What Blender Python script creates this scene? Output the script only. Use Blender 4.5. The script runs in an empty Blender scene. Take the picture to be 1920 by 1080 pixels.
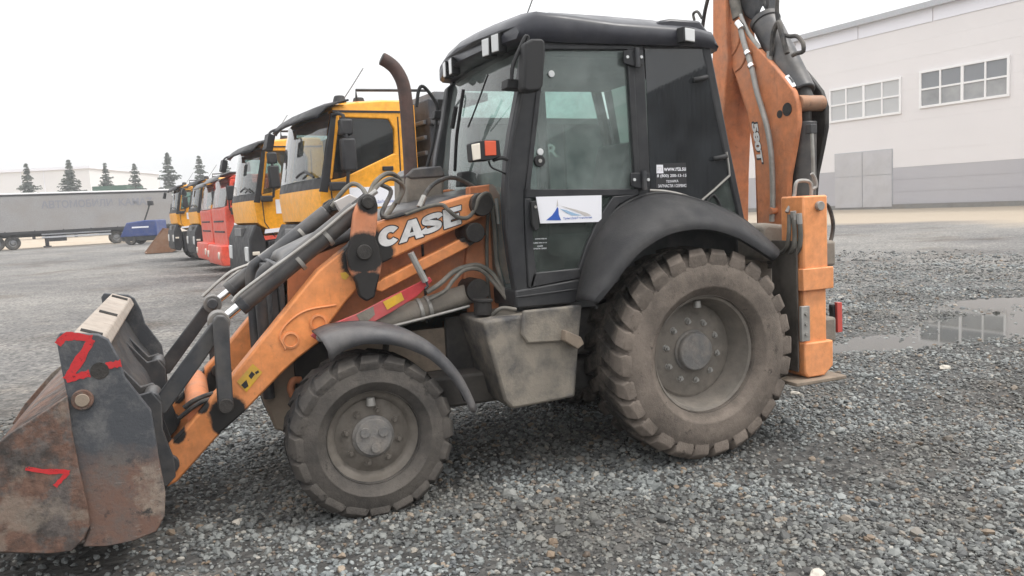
import bpy, bmesh, math, random
from mathutils import Vector, Matrix, noise
R_ = math.radians
random.seed(7)
S = bpy.context.scene
COL = S.collection

# ---------------------------------------------------------------- camera
F_PX = 1500.0
HEAD, PITCH, ROLL = R_(22.0), math.atan(155.8 / 1500.0), R_(2.9)
CAM = Vector((3.047, 5.306, 1.70))
FW = Vector((-math.sin(HEAD) * math.cos(PITCH), -math.cos(HEAD) * math.cos(PITCH), -math.sin(PITCH)))
_rt = FW.cross(Vector((0, 0, 1))).normalized()
_up = _rt.cross(FW)
RT = math.cos(ROLL) * _rt - math.sin(ROLL) * _up
UP = RT.cross(FW)
cd = bpy.data.cameras.new('camera')
cam = bpy.data.objects.new('camera', cd)
COL.objects.link(cam)
cam.matrix_world = Matrix(((RT.x, UP.x, -FW.x, CAM.x), (RT.y, UP.y, -FW.y, CAM.y), (RT.z, UP.z, -FW.z, CAM.z), (0, 0, 0, 1)))
cd.sensor_width = 36
cd.lens = F_PX / 1920 * 36
cd.clip_start = 0.05
cd.clip_end = 6000
S.camera = cam

# ---------------------------------------------------------------- sky, sun, exposure
SUN_DIR = Vector((-0.50, 0.26, 0.95)).normalized()
W = bpy.data.worlds.new('World')
S.world = W
W.use_nodes = True
nt = W.node_tree
nt.nodes.clear()
sky = nt.nodes.new('ShaderNodeTexSky')
sky.sky_type = 'NISHITA'
sky.sun_disc = False
sky.sun_elevation = math.asin(SUN_DIR.z)
sky.sun_rotation = math.atan2(SUN_DIR.x, SUN_DIR.y)
sky.air_density = 1.0
sky.dust_density = 4.0
hsv = nt.nodes.new('ShaderNodeHueSaturation')
hsv.inputs['Saturation'].default_value = 0.15
nt.links.new(sky.outputs[0], hsv.inputs['Color'])
# thick even cloud deck over that sky
tc = nt.nodes.new('ShaderNodeTexCoord')
nz = nt.nodes.new('ShaderNodeTexNoise')
nz.inputs['Scale'].default_value = 2.2
nz.inputs['Detail'].default_value = 5
nt.links.new(tc.outputs['Generated'], nz.inputs['Vector'])
rp = nt.nodes.new('ShaderNodeValToRGB')
rp.color_ramp.elements[0].position = 0.3
rp.color_ramp.elements[0].color = (6.0, 6.05, 6.15, 1)
rp.color_ramp.elements[1].position = 0.7
rp.color_ramp.elements[1].color = (7.1, 7.1, 7.1, 1)
nt.links.new(nz.outputs['Fac'], rp.inputs['Fac'])
sep = nt.nodes.new('ShaderNodeSeparateXYZ')
nt.links.new(tc.outputs['Generated'], sep.inputs[0])
cie = nt.nodes.new('ShaderNodeMath')
cie.operation = 'MULTIPLY_ADD'
cie.use_clamp = False
cie.inputs[1].default_value = 2.0
cie.inputs[2].default_value = 1.0
mxz = nt.nodes.new('ShaderNodeMath')
mxz.operation = 'MAXIMUM'
mxz.inputs[1].default_value = 0.0
nt.links.new(sep.outputs['Z'], mxz.inputs[0])
nt.links.new(mxz.outputs[0], cie.inputs[0])
deck = nt.nodes.new('ShaderNodeMixRGB')
deck.blend_type = 'MULTIPLY'
deck.inputs['Fac'].default_value = 1.0
nt.links.new(rp.outputs[0], deck.inputs[1])
nt.links.new(cie.outputs[0], deck.inputs[2])
mx = nt.nodes.new('ShaderNodeMixRGB')
mx.inputs['Fac'].default_value = 0.88
nt.links.new(hsv.outputs[0], mx.inputs[1])
nt.links.new(deck.outputs[0], mx.inputs[2])
bg = nt.nodes.new('ShaderNodeBackground')
bg.inputs['Strength'].default_value = 0.115
nt.links.new(mx.outputs[0], bg.inputs['Color'])
wo = nt.nodes.new('ShaderNodeOutputWorld')
nt.links.new(bg.outputs[0], wo.inputs['Surface'])
sd = bpy.data.lights.new('sun', 'SUN')
sd.energy = 1.5
sd.angle = R_(14)
sd.color = (1.0, 0.96, 0.9)
so = bpy.data.objects.new('sun', sd)
COL.objects.link(so)
so.location = (-10, 10, 20)
so.rotation_euler = SUN_DIR.to_track_quat('Z', 'Y').to_euler()
S.view_settings.view_transform = 'Standard'
S.view_settings.look = 'None'
S.view_settings.exposure = 0.38
S.view_settings.gamma = 1.0
S.cycles.max_bounces = 7
S.cycles.transparent_max_bounces = 14
S.cycles.caustics_reflective = False
S.cycles.caustics_refractive = False

# ---------------------------------------------------------------- helpers
def P(u, v, x=None, y=None, z=None, pl=None):
    """point of the photograph (1920 x 1080 pixels) at its real place on the plane x=, y=, z= or pl=(point, normal)"""
    d = FW + RT * ((u - 960) / F_PX) - UP * ((v - 540) / F_PX)
    if pl is not None:
        t = (pl[0] - CAM).dot(pl[1]) / d.dot(pl[1])
    elif x is not None:
        t = (x - CAM.x) / d.x
    elif y is not None:
        t = (y - CAM.y) / d.y
    else:
        t = (z - CAM.z) / d.z
    return CAM + d * t

def PY(pts, y):
    return [P(u, v, y=y) for u, v in pts]

def PX(pts, x):
    return [P(u, v, x=x) for u, v in pts]

def catmull(pts, n=6):
    pts = [Vector(p) for p in pts]
    q = [2 * pts[0] - pts[1]] + pts + [2 * pts[-1] - pts[-2]]
    out = []
    for i in range(1, len(q) - 2):
        a, b, c, d = q[i - 1], q[i], q[i + 1], q[i + 2]
        for k in range(n):
            t = k / n
            out.append(0.5 * ((2 * b) + (c - a) * t + (2 * a - 5 * b + 4 * c - d) * t * t + (3 * b - a - 3 * c + d) * t ** 3))
    out.append(pts[-1])
    return out

class MB:
    def __init__(self):
        self.v, self.f = [], []
    def add(self, vs, fs):
        o = len(self.v)
        self.v += [Vector(p) for p in vs]
        self.f += [tuple(i + o for i in f) for f in fs]
        return self
    def box(self, x0, x1, y0, y1, z0, z1):
        vs = [(x, y, z) for z in (z0, z1) for y in (y0, y1) for x in (x0, x1)]
        return self.add(vs, [(0, 2, 3, 1), (4, 5, 7, 6), (0, 1, 5, 4), (2, 6, 7, 3), (0, 4, 6, 2), (1, 3, 7, 5)])
    def obox(self, c, ax, ay, az):
        c = Vector(c)
        vs = [c + ax * i + ay * j + az * k for k in (-1, 1) for j in (-1, 1) for i in (-1, 1)]
        return self.add(vs, [(0, 2, 3, 1), (4, 5, 7, 6), (0, 1, 5, 4), (2, 6, 7, 3), (0, 4, 6, 2), (1, 3, 7, 5)])
    def prism(self, pts, vec):
        n = len(pts)
        vec = Vector(vec)
        vs = [Vector(p) for p in pts] + [Vector(p) + vec for p in pts]
        fs = [tuple(range(n)), tuple(range(2 * n - 1, n - 1, -1))]
        fs += [(i, (i + 1) % n, n + (i + 1) % n, n + i) for i in range(n)]
        return self.add(vs, fs)
    def slab(self, pts, y0, y1):
        """outline given in pixels, standing in the plane y=y0, as thick as y0..y1"""
        return self.prism(PY(pts, y0), (0, y1 - y0, 0))
    def mirror_slab(self, pts, y0, y1):
        return self.prism([Vector((p.x, -p.y, p.z)) for p in PY(pts, y0)], (0, y0 - y1, 0))
    def frame(self, d):
        d = Vector(d).normalized()
        a = Vector((0, 0, 1)) if abs(d.z) < 0.9 else Vector((1, 0, 0))
        x = d.cross(a).normalized()
        return x, d.cross(x)
    def cyl(self, p0, p1, r0, r1=None, n=20):
        p0, p1 = Vector(p0), Vector(p1)
        r1 = r0 if r1 is None else r1
        x, y = self.frame(p1 - p0)
        vs, fs = [], []
        for p, r in ((p0, r0), (p1, r1)):
            for i in range(n):
                a = 2 * math.pi * i / n
                vs.append(p + (x * math.cos(a) + y * math.sin(a)) * r)
        fs = [(i, (i + 1) % n, n + (i + 1) % n, n + i) for i in range(n)]
        fs += [tuple(range(n - 1, -1, -1)), tuple(range(n, 2 * n))]
        return self.add(vs, fs)
    def tube(self, path, r, n=10, smooth=5):
        path = catmull(path, smooth) if smooth else [Vector(p) for p in path]
        m = len(path)
        vs, fs = [], []
        x = None
        for k, p in enumerate(path):
            d = (path[min(k + 1, m - 1)] - path[max(k - 1, 0)]).normalized()
            if x is None:
                x, y = self.frame(d)
            else:
                x = (x - d * x.dot(d)).normalized()
                y = d.cross(x)
            rr = r(k / (m - 1)) if callable(r) else r
            for i in range(n):
                a = 2 * math.pi * i / n
                vs.append(p + (x * math.cos(a) + y * math.sin(a)) * rr)
        for k in range(m - 1):
            fs += [(k * n + i, k * n + (i + 1) % n, (k + 1) * n + (i + 1) % n, (k + 1) * n + i) for i in range(n)]
        fs += [tuple(range(n - 1, -1, -1)), tuple(range((m - 1) * n, m * n))]
        return self.add(vs, fs)
    def lathe(self, prof, c, n=48, closed=True):
        """prof = (radius, offset along +y); axis along y through c"""
        c = Vector(c)
        m = len(prof)
        vs = [c + Vector((r * math.cos(2 * math.pi * i / n), a, r * math.sin(2 * math.pi * i / n))) for i in range(n) for r, a in prof]
        fs = []
        for i in range(n):
            j = (i + 1) % n
            for k in range(m if closed else m - 1):
                l = (k + 1) % m
                fs.append((i * m + k, j * m + k, j * m + l, i * m + l))
        return self.add(vs, fs)
    def loft(self, rows, close_u=False, caps=False):
        m = len(rows[0])
        vs = [p for r in rows for p in r]
        fs = []
        for i in range(len(rows) - 1):
            for k in range(m if close_u else m - 1):
                l = (k + 1) % m
                fs.append((i * m + k, i * m + l, (i + 1) * m + l, (i + 1) * m + k))
        if caps:
            fs += [tuple(range(m - 1, -1, -1)), tuple(range((len(rows) - 1) * m, len(rows) * m))]
        return self.add(vs, fs)
    def build(self, name, mat, parent=None, bevel=0.0, smooth=40, solid=0.0, seg=2, recalc=True):
        me = bpy.data.meshes.new(name)
        bm = bmesh.new()
        bv = [bm.verts.new(p) for p in self.v]
        for f in self.f:
            try:
                bm.faces.new([bv[i] for i in f])
            except ValueError:
                pass
        bmesh.ops.remove_doubles(bm, verts=bm.verts, dist=1e-5)
        if recalc:
            bmesh.ops.recalc_face_normals(bm, faces=bm.faces)
        bm.to_mesh(me)
        bm.free()
        me.materials.append(MAT[mat] if isinstance(mat, str) else mat)
        if smooth:
            me.polygons.foreach_set('use_smooth', [True] * len(me.polygons))
            me.set_sharp_from_angle(angle=R_(smooth))
        o = bpy.data.objects.new(name, me)
        COL.objects.link(o)
        o.parent = parent
        if solid:
            s = o.modifiers.new('solid', 'SOLIDIFY')
            s.thickness = solid
            s.offset = 0
        if bevel:
            b = o.modifiers.new('bevel', 'BEVEL')
            b.width = bevel
            b.segments = seg
            b.limit_method = 'ANGLE'
            b.angle_limit = R_(38)
        return o

def tag(o, label=None, cat=None, group=None, kind=None):
    for k, val in (('label', label), ('category', cat), ('group', group), ('kind', kind)):
        if val:
            o[k] = val
    return o

def empty(name, loc=(0, 0, 0), rz=0.0):
    o = bpy.data.objects.new(name, None)
    o.empty_display_size = 0.3
    o.location = loc
    o.rotation_euler = (0, 0, rz)
    COL.objects.link(o)
    return o

def copy_tree(o, parent=None):
    c = o.copy()
    COL.objects.link(c)
    c.parent = parent
    for ch in [k for k in bpy.data.objects if k.parent == o]:
        copy_tree(ch, c)
    return c

_tcache = {}
def text_outline(s, weight):
    """filled outline of a word, scaled to the unit square"""
    if (s, weight) in _tcache:
        return _tcache[(s, weight)]
    cu = bpy.data.curves.new('lettering', 'FONT')
    cu.body = s
    cu.offset = weight
    cu.resolution_u = 4
    ob = bpy.data.objects.new('lettering', cu)
    COL.objects.link(ob)
    dg = bpy.context.evaluated_depsgraph_get()
    me = bpy.data.meshes.new_from_object(ob.evaluated_get(dg))
    vs = [v.co.copy() for v in me.vertices]
    fs = [tuple(p.vertices) for p in me.polygons]
    bpy.data.objects.remove(ob)
    bpy.data.curves.remove(cu)
    bpy.data.meshes.remove(me)
    x0, x1 = min(v.x for v in vs), max(v.x for v in vs)
    y0, y1 = min(v.y for v in vs), max(v.y for v in vs)
    vs = [((v.x - x0) / (x1 - x0), (v.y - y0) / (y1 - y0)) for v in vs]
    _tcache[(s, weight)] = (vs, fs)
    return vs, fs

def lettering(name, s, q, mat, parent, weight=0.0, grow=0.0):
    """word laid over the quad q = bottom left, bottom right, top right, top left (3D points)"""
    vs, fs = text_outline(s, weight)
    bl, br, tr, tl = [Vector(p) for p in q]
    m = MB()
    out = []
    for a, b in vs:
        a = a * (1 + 2 * grow) - grow
        b = b * (1 + 2 * grow) - grow
        out.append((bl * (1 - a) + br * a) * (1 - b) + (tl * (1 - a) + tr * a) * b)
    m.add(out, fs)
    return m.build(name, mat, parent, smooth=0, recalc=False)

# ---------------------------------------------------------------- materials
MAT = {}
def nodes(name):
    m = bpy.data.materials.new(name)
    m.use_nodes = True
    n = m.node_tree
    n.nodes.clear()
    out = n.nodes.new('ShaderNodeOutputMaterial')
    MAT[name] = m
    return m, n, out

def ramp(n, src, p0, p1, c0=(0, 0, 0, 1), c1=(1, 1, 1, 1)):
    r = n.nodes.new('ShaderNodeValToRGB')
    e = r.color_ramp.elements
    e[0].position, e[1].position = p0, p1
    e[0].color, e[1].color = c0, c1
    n.links.new(src, r.inputs['Fac'])
    return r.outputs['Color']

def noise_fac(n, scale, detail=6, rough=0.6, vec=None, stretch=None):
    t = n.nodes.new('ShaderNodeTexCoord')
    v = t.outputs['Object']
    if stretch:
        mp = n.nodes.new('ShaderNodeMapping')
        mp.inputs['Scale'].default_value = stretch
        n.links.new(v, mp.inputs['Vector'])
        v = mp.outputs['Vector']
    z = n.nodes.new('ShaderNodeTexNoise')
    z.inputs['Scale'].default_value = scale
    z.inputs['Detail'].default_value = detail
    z.inputs['Roughness'].default_value = rough
    n.links.new(v, z.inputs['Vector'])
    return z.outputs['Fac']

def mixc(n, fac, a, b, mode='MIX'):
    m = n.nodes.new('ShaderNodeMixRGB')
    m.blend_type = mode
    for i, x in ((0, fac), (1, a), (2, b)):
        if isinstance(x, (int, float)):
            m.inputs[i].default_value = x
        elif isinstance(x, tuple):
            m.inputs[i].default_value = (*x[:3], 1)
        else:
            n.links.new(x, m.inputs[i])
    return m.outputs[0]

def surf(name, col, rough=0.55, dust=(0.26, 0.22, 0.18), amt=0.4, scale=2.5, grime=(0.03, 0.027, 0.025), gamt=0.35,
         gscale=5.0, metal=0.0, bump=0.0, bscale=40.0, spec=0.4, lo=0.42, hi=0.68, col2=None, c2scale=3.0, c2lo=0.48, c2hi=0.56, vscale=14.0, vamt=1.0, chips=0.0, spots=None, holes=0.0):
    m, n, out = nodes(name)
    b = n.nodes.new('ShaderNodeBsdfPrincipled')
    c = (*col, 1)
    base = col
    if col2:
        base = mixc(n, ramp(n, noise_fac(n, c2scale, 8, 0.7), c2lo, c2hi), col, col2)
    v = mixc(n, 1.0, base, ramp(n, noise_fac(n, vscale, 5), 0.3, 0.7, (1 - 0.2 * vamt,) * 3 + (1,), (1 + 0.12 * vamt,) * 3 + (1,)), 'MULTIPLY')
    if gamt:
        g = n.nodes.new('ShaderNodeMath')
        g.operation = 'MULTIPLY'
        g.inputs[1].default_value = gamt
        n.links.new(ramp(n, noise_fac(n, gscale, 9, 0.72), 0.52, 0.66), g.inputs[0])
        v = mixc(n, g.outputs[0], v, grime)
    if amt:
        g = n.nodes.new('ShaderNodeMath')
        g.operation = 'MULTIPLY'
        g.inputs[1].default_value = amt
        n.links.new(ramp(n, noise_fac(n, scale, 8, 0.62), lo, hi), g.inputs[0])
        v = mixc(n, g.outputs[0], v, dust)
    if chips:
        ch = n.nodes.new('ShaderNodeMath')
        ch.operation = 'MULTIPLY'
        ch.inputs[1].default_value = chips
        n.links.new(ramp(n, noise_fac(n, 15.0, 12, 0.84), 0.605, 0.63), ch.inputs[0])
        v = mixc(n, ch.outputs[0], v, (0.085, 0.05, 0.035))
        st_ = n.nodes.new('ShaderNodeMath')
        st_.operation = 'MULTIPLY'
        st_.inputs[1].default_value = chips * 0.55
        n.links.new(ramp(n, noise_fac(n, 9.0, 8, 0.7, stretch=(2.2, 2.2, 0.3)), 0.56, 0.72), st_.inputs[0])
        v = mixc(n, st_.outputs[0], v, (0.16, 0.085, 0.05))
    if spots:
        # grease thrown round the pins
        t_ = n.nodes.new('ShaderNodeTexCoord')
        fl = n.nodes.new('ShaderNodeVectorMath')
        fl.operation = 'MULTIPLY'
        fl.inputs[1].default_value = (1, 0, 1)
        n.links.new(t_.outputs['Object'], fl.inputs[0])
        wob = noise_fac(n, 13.0, 8, 0.7)
        acc = None
        for sx_, sz_, sr_ in spots:
            ds = n.nodes.new('ShaderNodeVectorMath')
            ds.operation = 'DISTANCE'
            n.links.new(fl.outputs[0], ds.inputs[0])
            ds.inputs[1].default_value = (sx_, 0, sz_)
            mr = n.nodes.new('ShaderNodeMapRange')
            mr.inputs['From Min'].default_value = sr_ * 1.25
            mr.inputs['From Max'].default_value = sr_ * 0.55
            n.links.new(ds.outputs['Value'], mr.inputs['Value'])
            if acc is None:
                acc = mr.outputs[0]
            else:
                mm = n.nodes.new('ShaderNodeMath')
                mm.operation = 'MAXIMUM'
                n.links.new(acc, mm.inputs[0])
                n.links.new(mr.outputs[0], mm.inputs[1])
                acc = mm.outputs[0]
        ad = n.nodes.new('ShaderNodeMath')
        ad.operation = 'ADD'
        n.links.new(acc, ad.inputs[0])
        n.links.new(wob, ad.inputs[1])
        v = mixc(n, ramp(n, ad.outputs[0], 0.70, 1.10), v, (0.020, 0.018, 0.017))
    n.links.new(v, b.inputs['Base Color'])
    rr = ramp(n, noise_fac(n, 7.0, 6), 0.3, 0.75, (rough * 0.8,) * 3 + (1,), (min(1, rough * 1.35),) * 3 + (1,))
    n.links.new(rr, b.inputs['Roughness'])
    b.inputs['Metallic'].default_value = metal
    b.inputs['Specular IOR Level'].default_value = spec
    if bump:
        bp = n.nodes.new('ShaderNodeBump')
        bp.inputs['Strength'].default_value = bump
        bp.inputs['Distance'].default_value = 0.01
        n.links.new(noise_fac(n, bscale, 8, 0.7), bp.inputs['Height'])
        n.links.new(bp.outputs[0], b.inputs['Normal'])
    if holes:
        tr = n.nodes.new('ShaderNodeBsdfTransparent')
        ms = n.nodes.new('ShaderNodeMixShader')
        n.links.new(ramp(n, noise_fac(n, 16.0, 10, 0.85), 0.60 - 0.1 * holes, 0.66 - 0.1 * holes), ms.inputs[0])
        n.links.new(b.outputs[0], ms.inputs[1])
        n.links.new(tr.outputs[0], ms.inputs[2])
        n.links.new(ms.outputs[0], out.inputs['Surface'])
    else:
        n.links.new(b.outputs[0], out.inputs['Surface'])
    return m

def plain(name, col, rough=0.5, metal=0.0, emit=0.0, spec=0.5):
    m, n, out = nodes(name)
    b = n.nodes.new('ShaderNodeBsdfPrincipled')
    b.inputs['Base Color'].default_value = (*col, 1)
    b.inputs['Roughness'].default_value = rough
    b.inputs['Metallic'].default_value = metal
    b.inputs['Specular IOR Level'].default_value = spec
    n.links.new(b.outputs[0], out.inputs['Surface'])
    return m

def glass(name, tint, dust_sheen=(0.45, 0.47, 0.45), sheen_amt=0.12, refl=1.0, rough=0.02, ior=1.5):
    m, n, out = nodes(name)
    tr = n.nodes.new('ShaderNodeBsdfTransparent')
    tr.inputs['Color'].default_value = (*tint, 1)
    gl = n.nodes.new('ShaderNodeBsdfGlossy')
    gl.inputs['Roughness'].default_value = rough
    gl.inputs['Color'].default_value = (refl, refl, refl, 1)
    fr = n.nodes.new('ShaderNodeFresnel')
    fr.inputs['IOR'].default_value = ior
    m1 = n.nodes.new('ShaderNodeMixShader')
    n.links.new(fr.outputs[0], m1.inputs[0])
    n.links.new(tr.outputs[0], m1.inputs[1])
    n.links.new(gl.outputs[0], m1.inputs[2])
    df = n.nodes.new('ShaderNodeBsdfDiffuse')
    df.inputs['Color'].default_value = (*dust_sheen, 1)  # diffuse veil: dust, and on the cab also reflection put into colour
    m2 = n.nodes.new('ShaderNodeMixShader')
    g = n.nodes.new('ShaderNodeMath')
    g.operation = 'MULTIPLY'
    g.inputs[1].default_value = sheen_amt
    n.links.new(ramp(n, noise_fac(n, 3.5, 9, 0.7), 0.25, 0.8), g.inputs[0])
    n.links.new(g.outputs[0], m2.inputs[0])
    n.links.new(m1.outputs[0], m2.inputs[1])
    n.links.new(df.outputs[0], m2.inputs[2])
    n.links.new(m2.outputs[0], out.inputs['Surface'])
    return m

DUST = (0.27, 0.235, 0.20)
surf('orange', (0.72, 0.27, 0.10), 0.5, DUST, 0.30, 2.2, gamt=0.15, gscale=4, bump=0.08, chips=0.55)
surf('orange_clean', (0.80, 0.32, 0.125), 0.45, DUST, 0.18, 2.2, gamt=0.1, gscale=4, chips=0.35)
surf('orange_faded', (0.60, 0.22, 0.095), 0.6, DUST, 0.28, 3.2, gamt=0.25, gscale=5, bump=0.08, chips=0.6)
surf('black_grease_shade', (0.020, 0.018, 0.017), 0.55, DUST, 0.12, 6, gamt=0.0, bump=0.5, bscale=60)  # grease on the pins; also stands in for shade on the boom back plate
surf('cylinder_grey', (0.068, 0.068, 0.072), 0.42, DUST, 0.32, 4, gamt=0.4, gscale=7, metal=0.2)
surf('steel_dark', (0.045, 0.047, 0.052), 0.5, DUST, 0.22, 5, gamt=0.3, bump=0.15)
surf('bucket_dark', (0.060, 0.063, 0.072), 0.5, (0.22, 0.20, 0.185), 0.35, 3.4, gamt=0.3, gscale=9, bump=0.35, bscale=55)
surf('bucket_rust', (0.155, 0.088, 0.064), 0.66, (0.25, 0.205, 0.165), 0.6, 3.4, gamt=0.9, gscale=4.2, bump=0.8, bscale=38, col2=(0.115, 0.098, 0.09), c2scale=5, lo=0.55, hi=0.62, vscale=26, vamt=2.2, chips=0.5)
surf('bucket_top', (0.36, 0.31, 0.265), 0.8, (0.24, 0.2, 0.17), 0.4, 5, gamt=0.25, gscale=9, bump=0.4)
surf('chrome', (0.75, 0.75, 0.76), 0.12, DUST, 0.0, 4, gamt=0.0, metal=1.0)
surf('red_paint', (0.50, 0.05, 0.055), 0.55, (0.42, 0.22, 0.2), 0.6, 4, gamt=0.3, gscale=8)
surf('spray_red', (0.58, 0.03, 0.035), 0.6, (0.30, 0.03, 0.03), 0.5, 14, gamt=0.3, gscale=22, holes=0.35)
surf('yellow_label', (0.68, 0.40, 0.03), 0.5, DUST, 0.3, 8, gamt=0.1)
surf('grey_metal', (0.36, 0.35, 0.33), 0.5, DUST, 0.5, 5, gamt=0.25, metal=0.3)
surf('hose', (0.030, 0.030, 0.031), 0.6, DUST, 0.45, 9, gamt=0.0)
surf('hose_dusty', (0.12, 0.115, 0.10), 0.7, DUST, 0.6, 9, gamt=0.2)
surf('cab_black', (0.020, 0.021, 0.024), 0.45, (0.12, 0.115, 0.11), 0.22, 3, gamt=0.0, bump=0.06)
surf('fender_black', (0.021, 0.021, 0.023), 0.62, (0.12, 0.112, 0.105), 0.28, 3.0, gamt=0.0, bump=0.3, bscale=120)
surf('front_fender', (0.058, 0.058, 0.063), 0.55, (0.22, 0.2, 0.185), 0.4, 4, gamt=0.1, bump=0.2, bscale=60)
surf('roof_black', (0.030, 0.031, 0.040), 0.35, (0.16, 0.155, 0.15), 0.18, 3, gamt=0.0)
surf('tyre_old', (0.105, 0.090, 0.077), 0.85, (0.235, 0.195, 0.162), 0.9, 2.4, gamt=0.5, gscale=6, bump=0.55, bscale=35, lo=0.34, hi=0.6)
surf('tyre_front_old', (0.075, 0.069, 0.064), 0.85, (0.165, 0.145, 0.128), 0.8, 3.0, gamt=0.5, gscale=6, bump=0.5, bscale=40, lo=0.38, hi=0.66)
surf('tread', (0.045, 0.042, 0.040), 0.85, (0.15, 0.125, 0.105), 0.7, 3.0, gamt=0.3, bump=0.4, bscale=40)
surf('rim', (0.165, 0.148, 0.128), 0.75, (0.25, 0.218, 0.185), 0.7, 5, gamt=0.35, gscale=8, bump=0.3)
surf('rim_front', (0.115, 0.10, 0.084), 0.75, (0.20, 0.178, 0.155), 0.7, 5, gamt=0.5, gscale=8, bump=0.3)
surf('hub', (0.16, 0.155, 0.15), 0.6, (0.30, 0.26, 0.22), 0.55, 9, gamt=0.4, gscale=12, bump=0.6, bscale=50)
surf('toolbox', (0.075, 0.073, 0.073), 0.75, (0.25, 0.22, 0.18), 0.95, 3.2, gamt=0.35, gscale=9, bump=0.6, bscale=35, lo=0.36, hi=0.56)
surf('chassis', (0.035, 0.033, 0.032), 0.8, (0.14, 0.12, 0.10), 0.45, 4, gamt=0.4)
surf('chassis_tan', (0.24, 0.19, 0.145), 0.85, (0.33, 0.27, 0.21), 0.6, 3, gamt=0.3, gscale=5, bump=0.3)
surf('casting', (0.19, 0.17, 0.145), 0.8, (0.30, 0.26, 0.215), 0.7, 5, gamt=0.45, bump=0.5)
surf('exhaust', (0.085, 0.06, 0.055), 0.8, (0.15, 0.085, 0.07), 0.6, 10, gamt=0.5, gscale=14, bump=0.5, bscale=90)
surf('hood_black', (0.05, 0.052, 0.058), 0.4, DUST, 0.45, 4, gamt=0.0)
surf('decal_white', (0.74, 0.73, 0.72), 0.5, DUST, 0.2, 6, gamt=0.2, gscale=10)
plain('decal_black', (0.02, 0.02, 0.022), 0.5)
plain('sign_white', (0.80, 0.80, 0.84), 0.4)
plain('sign_blue', (0.03, 0.10, 0.42), 0.4)
plain('sign_light_blue', (0.30, 0.45, 0.62), 0.4)
plain('sign_grey', (0.52, 0.49, 0.47), 0.4)
plain('lamp_white', (0.62, 0.63, 0.63), 0.12)
plain('lamp_cream', (0.75, 0.68, 0.58), 0.2)
plain('lamp_amber', (0.68, 0.10, 0.04), 0.2)
plain('lamp_red', (0.55, 0.09, 0.075), 0.35)
surf('post_shade_dark', (0.075, 0.065, 0.055), 0.7, DUST, 0.35, 5, gamt=0.4)  # dark tone painted for the shaded front face of the stabilizer post
plain('rubber', (0.015, 0.015, 0.016), 0.7)
surf('interior', (0.05, 0.052, 0.055), 0.7, (0.2, 0.19, 0.18), 0.3, 5, gamt=0.0)
surf('interior_grey', (0.20, 0.205, 0.21), 0.7, DUST, 0.3, 5, gamt=0.0)
glass('glass_clear', (0.80, 0.91, 0.88), (0.52, 0.58, 0.56), 0.34)  # pale diffuse layer stands in for hazy reflection on the door glass
glass('glass_lower', (0.50, 0.60, 0.57), (0.16, 0.185, 0.17), 0.6)
glass('glass_film', (0.10, 0.11, 0.125), (0.10, 0.11, 0.12), 0.42, ior=1.75)  # grey diffuse layer stands in for sky reflected in the tinted window

def worn_side():
    m, n, out = nodes('bucket_side')
    b = n.nodes.new('ShaderNodeBsdfPrincipled')
    t = n.nodes.new('ShaderNodeTexCoord')
    sx = n.nodes.new('ShaderNodeSeparateXYZ')
    n.links.new(t.outputs['Object'], sx.inputs[0])
    a = n.nodes.new('ShaderNodeMath')
    a.operation = 'MULTIPLY_ADD'
    n.links.new(noise_fac(n, 4.0, 9, 0.7), a.inputs[0])
    a.inputs[1].default_value = 0.55
    n.links.new(sx.outputs['Z'], a.inputs[2])
    paint = mixc(n, ramp(n, noise_fac(n, 6, 9, 0.75), 0.5, 0.66), (0.056, 0.060, 0.068), (0.13, 0.128, 0.128))
    scr = ramp(n, noise_fac(n, 9, 10, 0.8, stretch=(1, 1, 2.5)), 0.63, 0.68)
    paint = mixc(n, scr, paint, (0.34, 0.31, 0.28))
    rust = mixc(n, ramp(n, noise_fac(n, 5, 9, 0.75), 0.42, 0.6), (0.155, 0.088, 0.065), (0.115, 0.10, 0.092))
    rust = mixc(n, ramp(n, noise_fac(n, 3.1, 9, 0.7), 0.55, 0.66), rust, (0.27, 0.22, 0.175))
    rust = mixc(n, ramp(n, noise_fac(n, 7.3, 9, 0.7), 0.60, 0.66), rust, (0.04, 0.036, 0.034))
    rust = mixc(n, ramp(n, noise_fac(n, 14, 10, 0.8, stretch=(0.5, 1, 2.2)), 0.58, 0.66), rust, (0.30, 0.26, 0.225))
    rust = mixc(n, ramp(n, noise_fac(n, 22, 10, 0.85), 0.55, 0.63), rust, (0.062, 0.046, 0.040))
    v = mixc(n, ramp(n, a.outputs[0], 0.78, 0.94), rust, paint)
    n.links.new(v, b.inputs['Base Color'])
    b.inputs['Roughness'].default_value = 0.62
    bp = n.nodes.new('ShaderNodeBump')
    bp.inputs['Strength'].default_value = 0.4
    bp.inputs['Distance'].default_value = 0.01
    n.links.new(noise_fac(n, 45, 8, 0.7), bp.inputs['Height'])
    n.links.new(bp.outputs[0], b.inputs['Normal'])
    n.links.new(b.outputs[0], out.inputs['Surface'])
worn_side()

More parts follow.
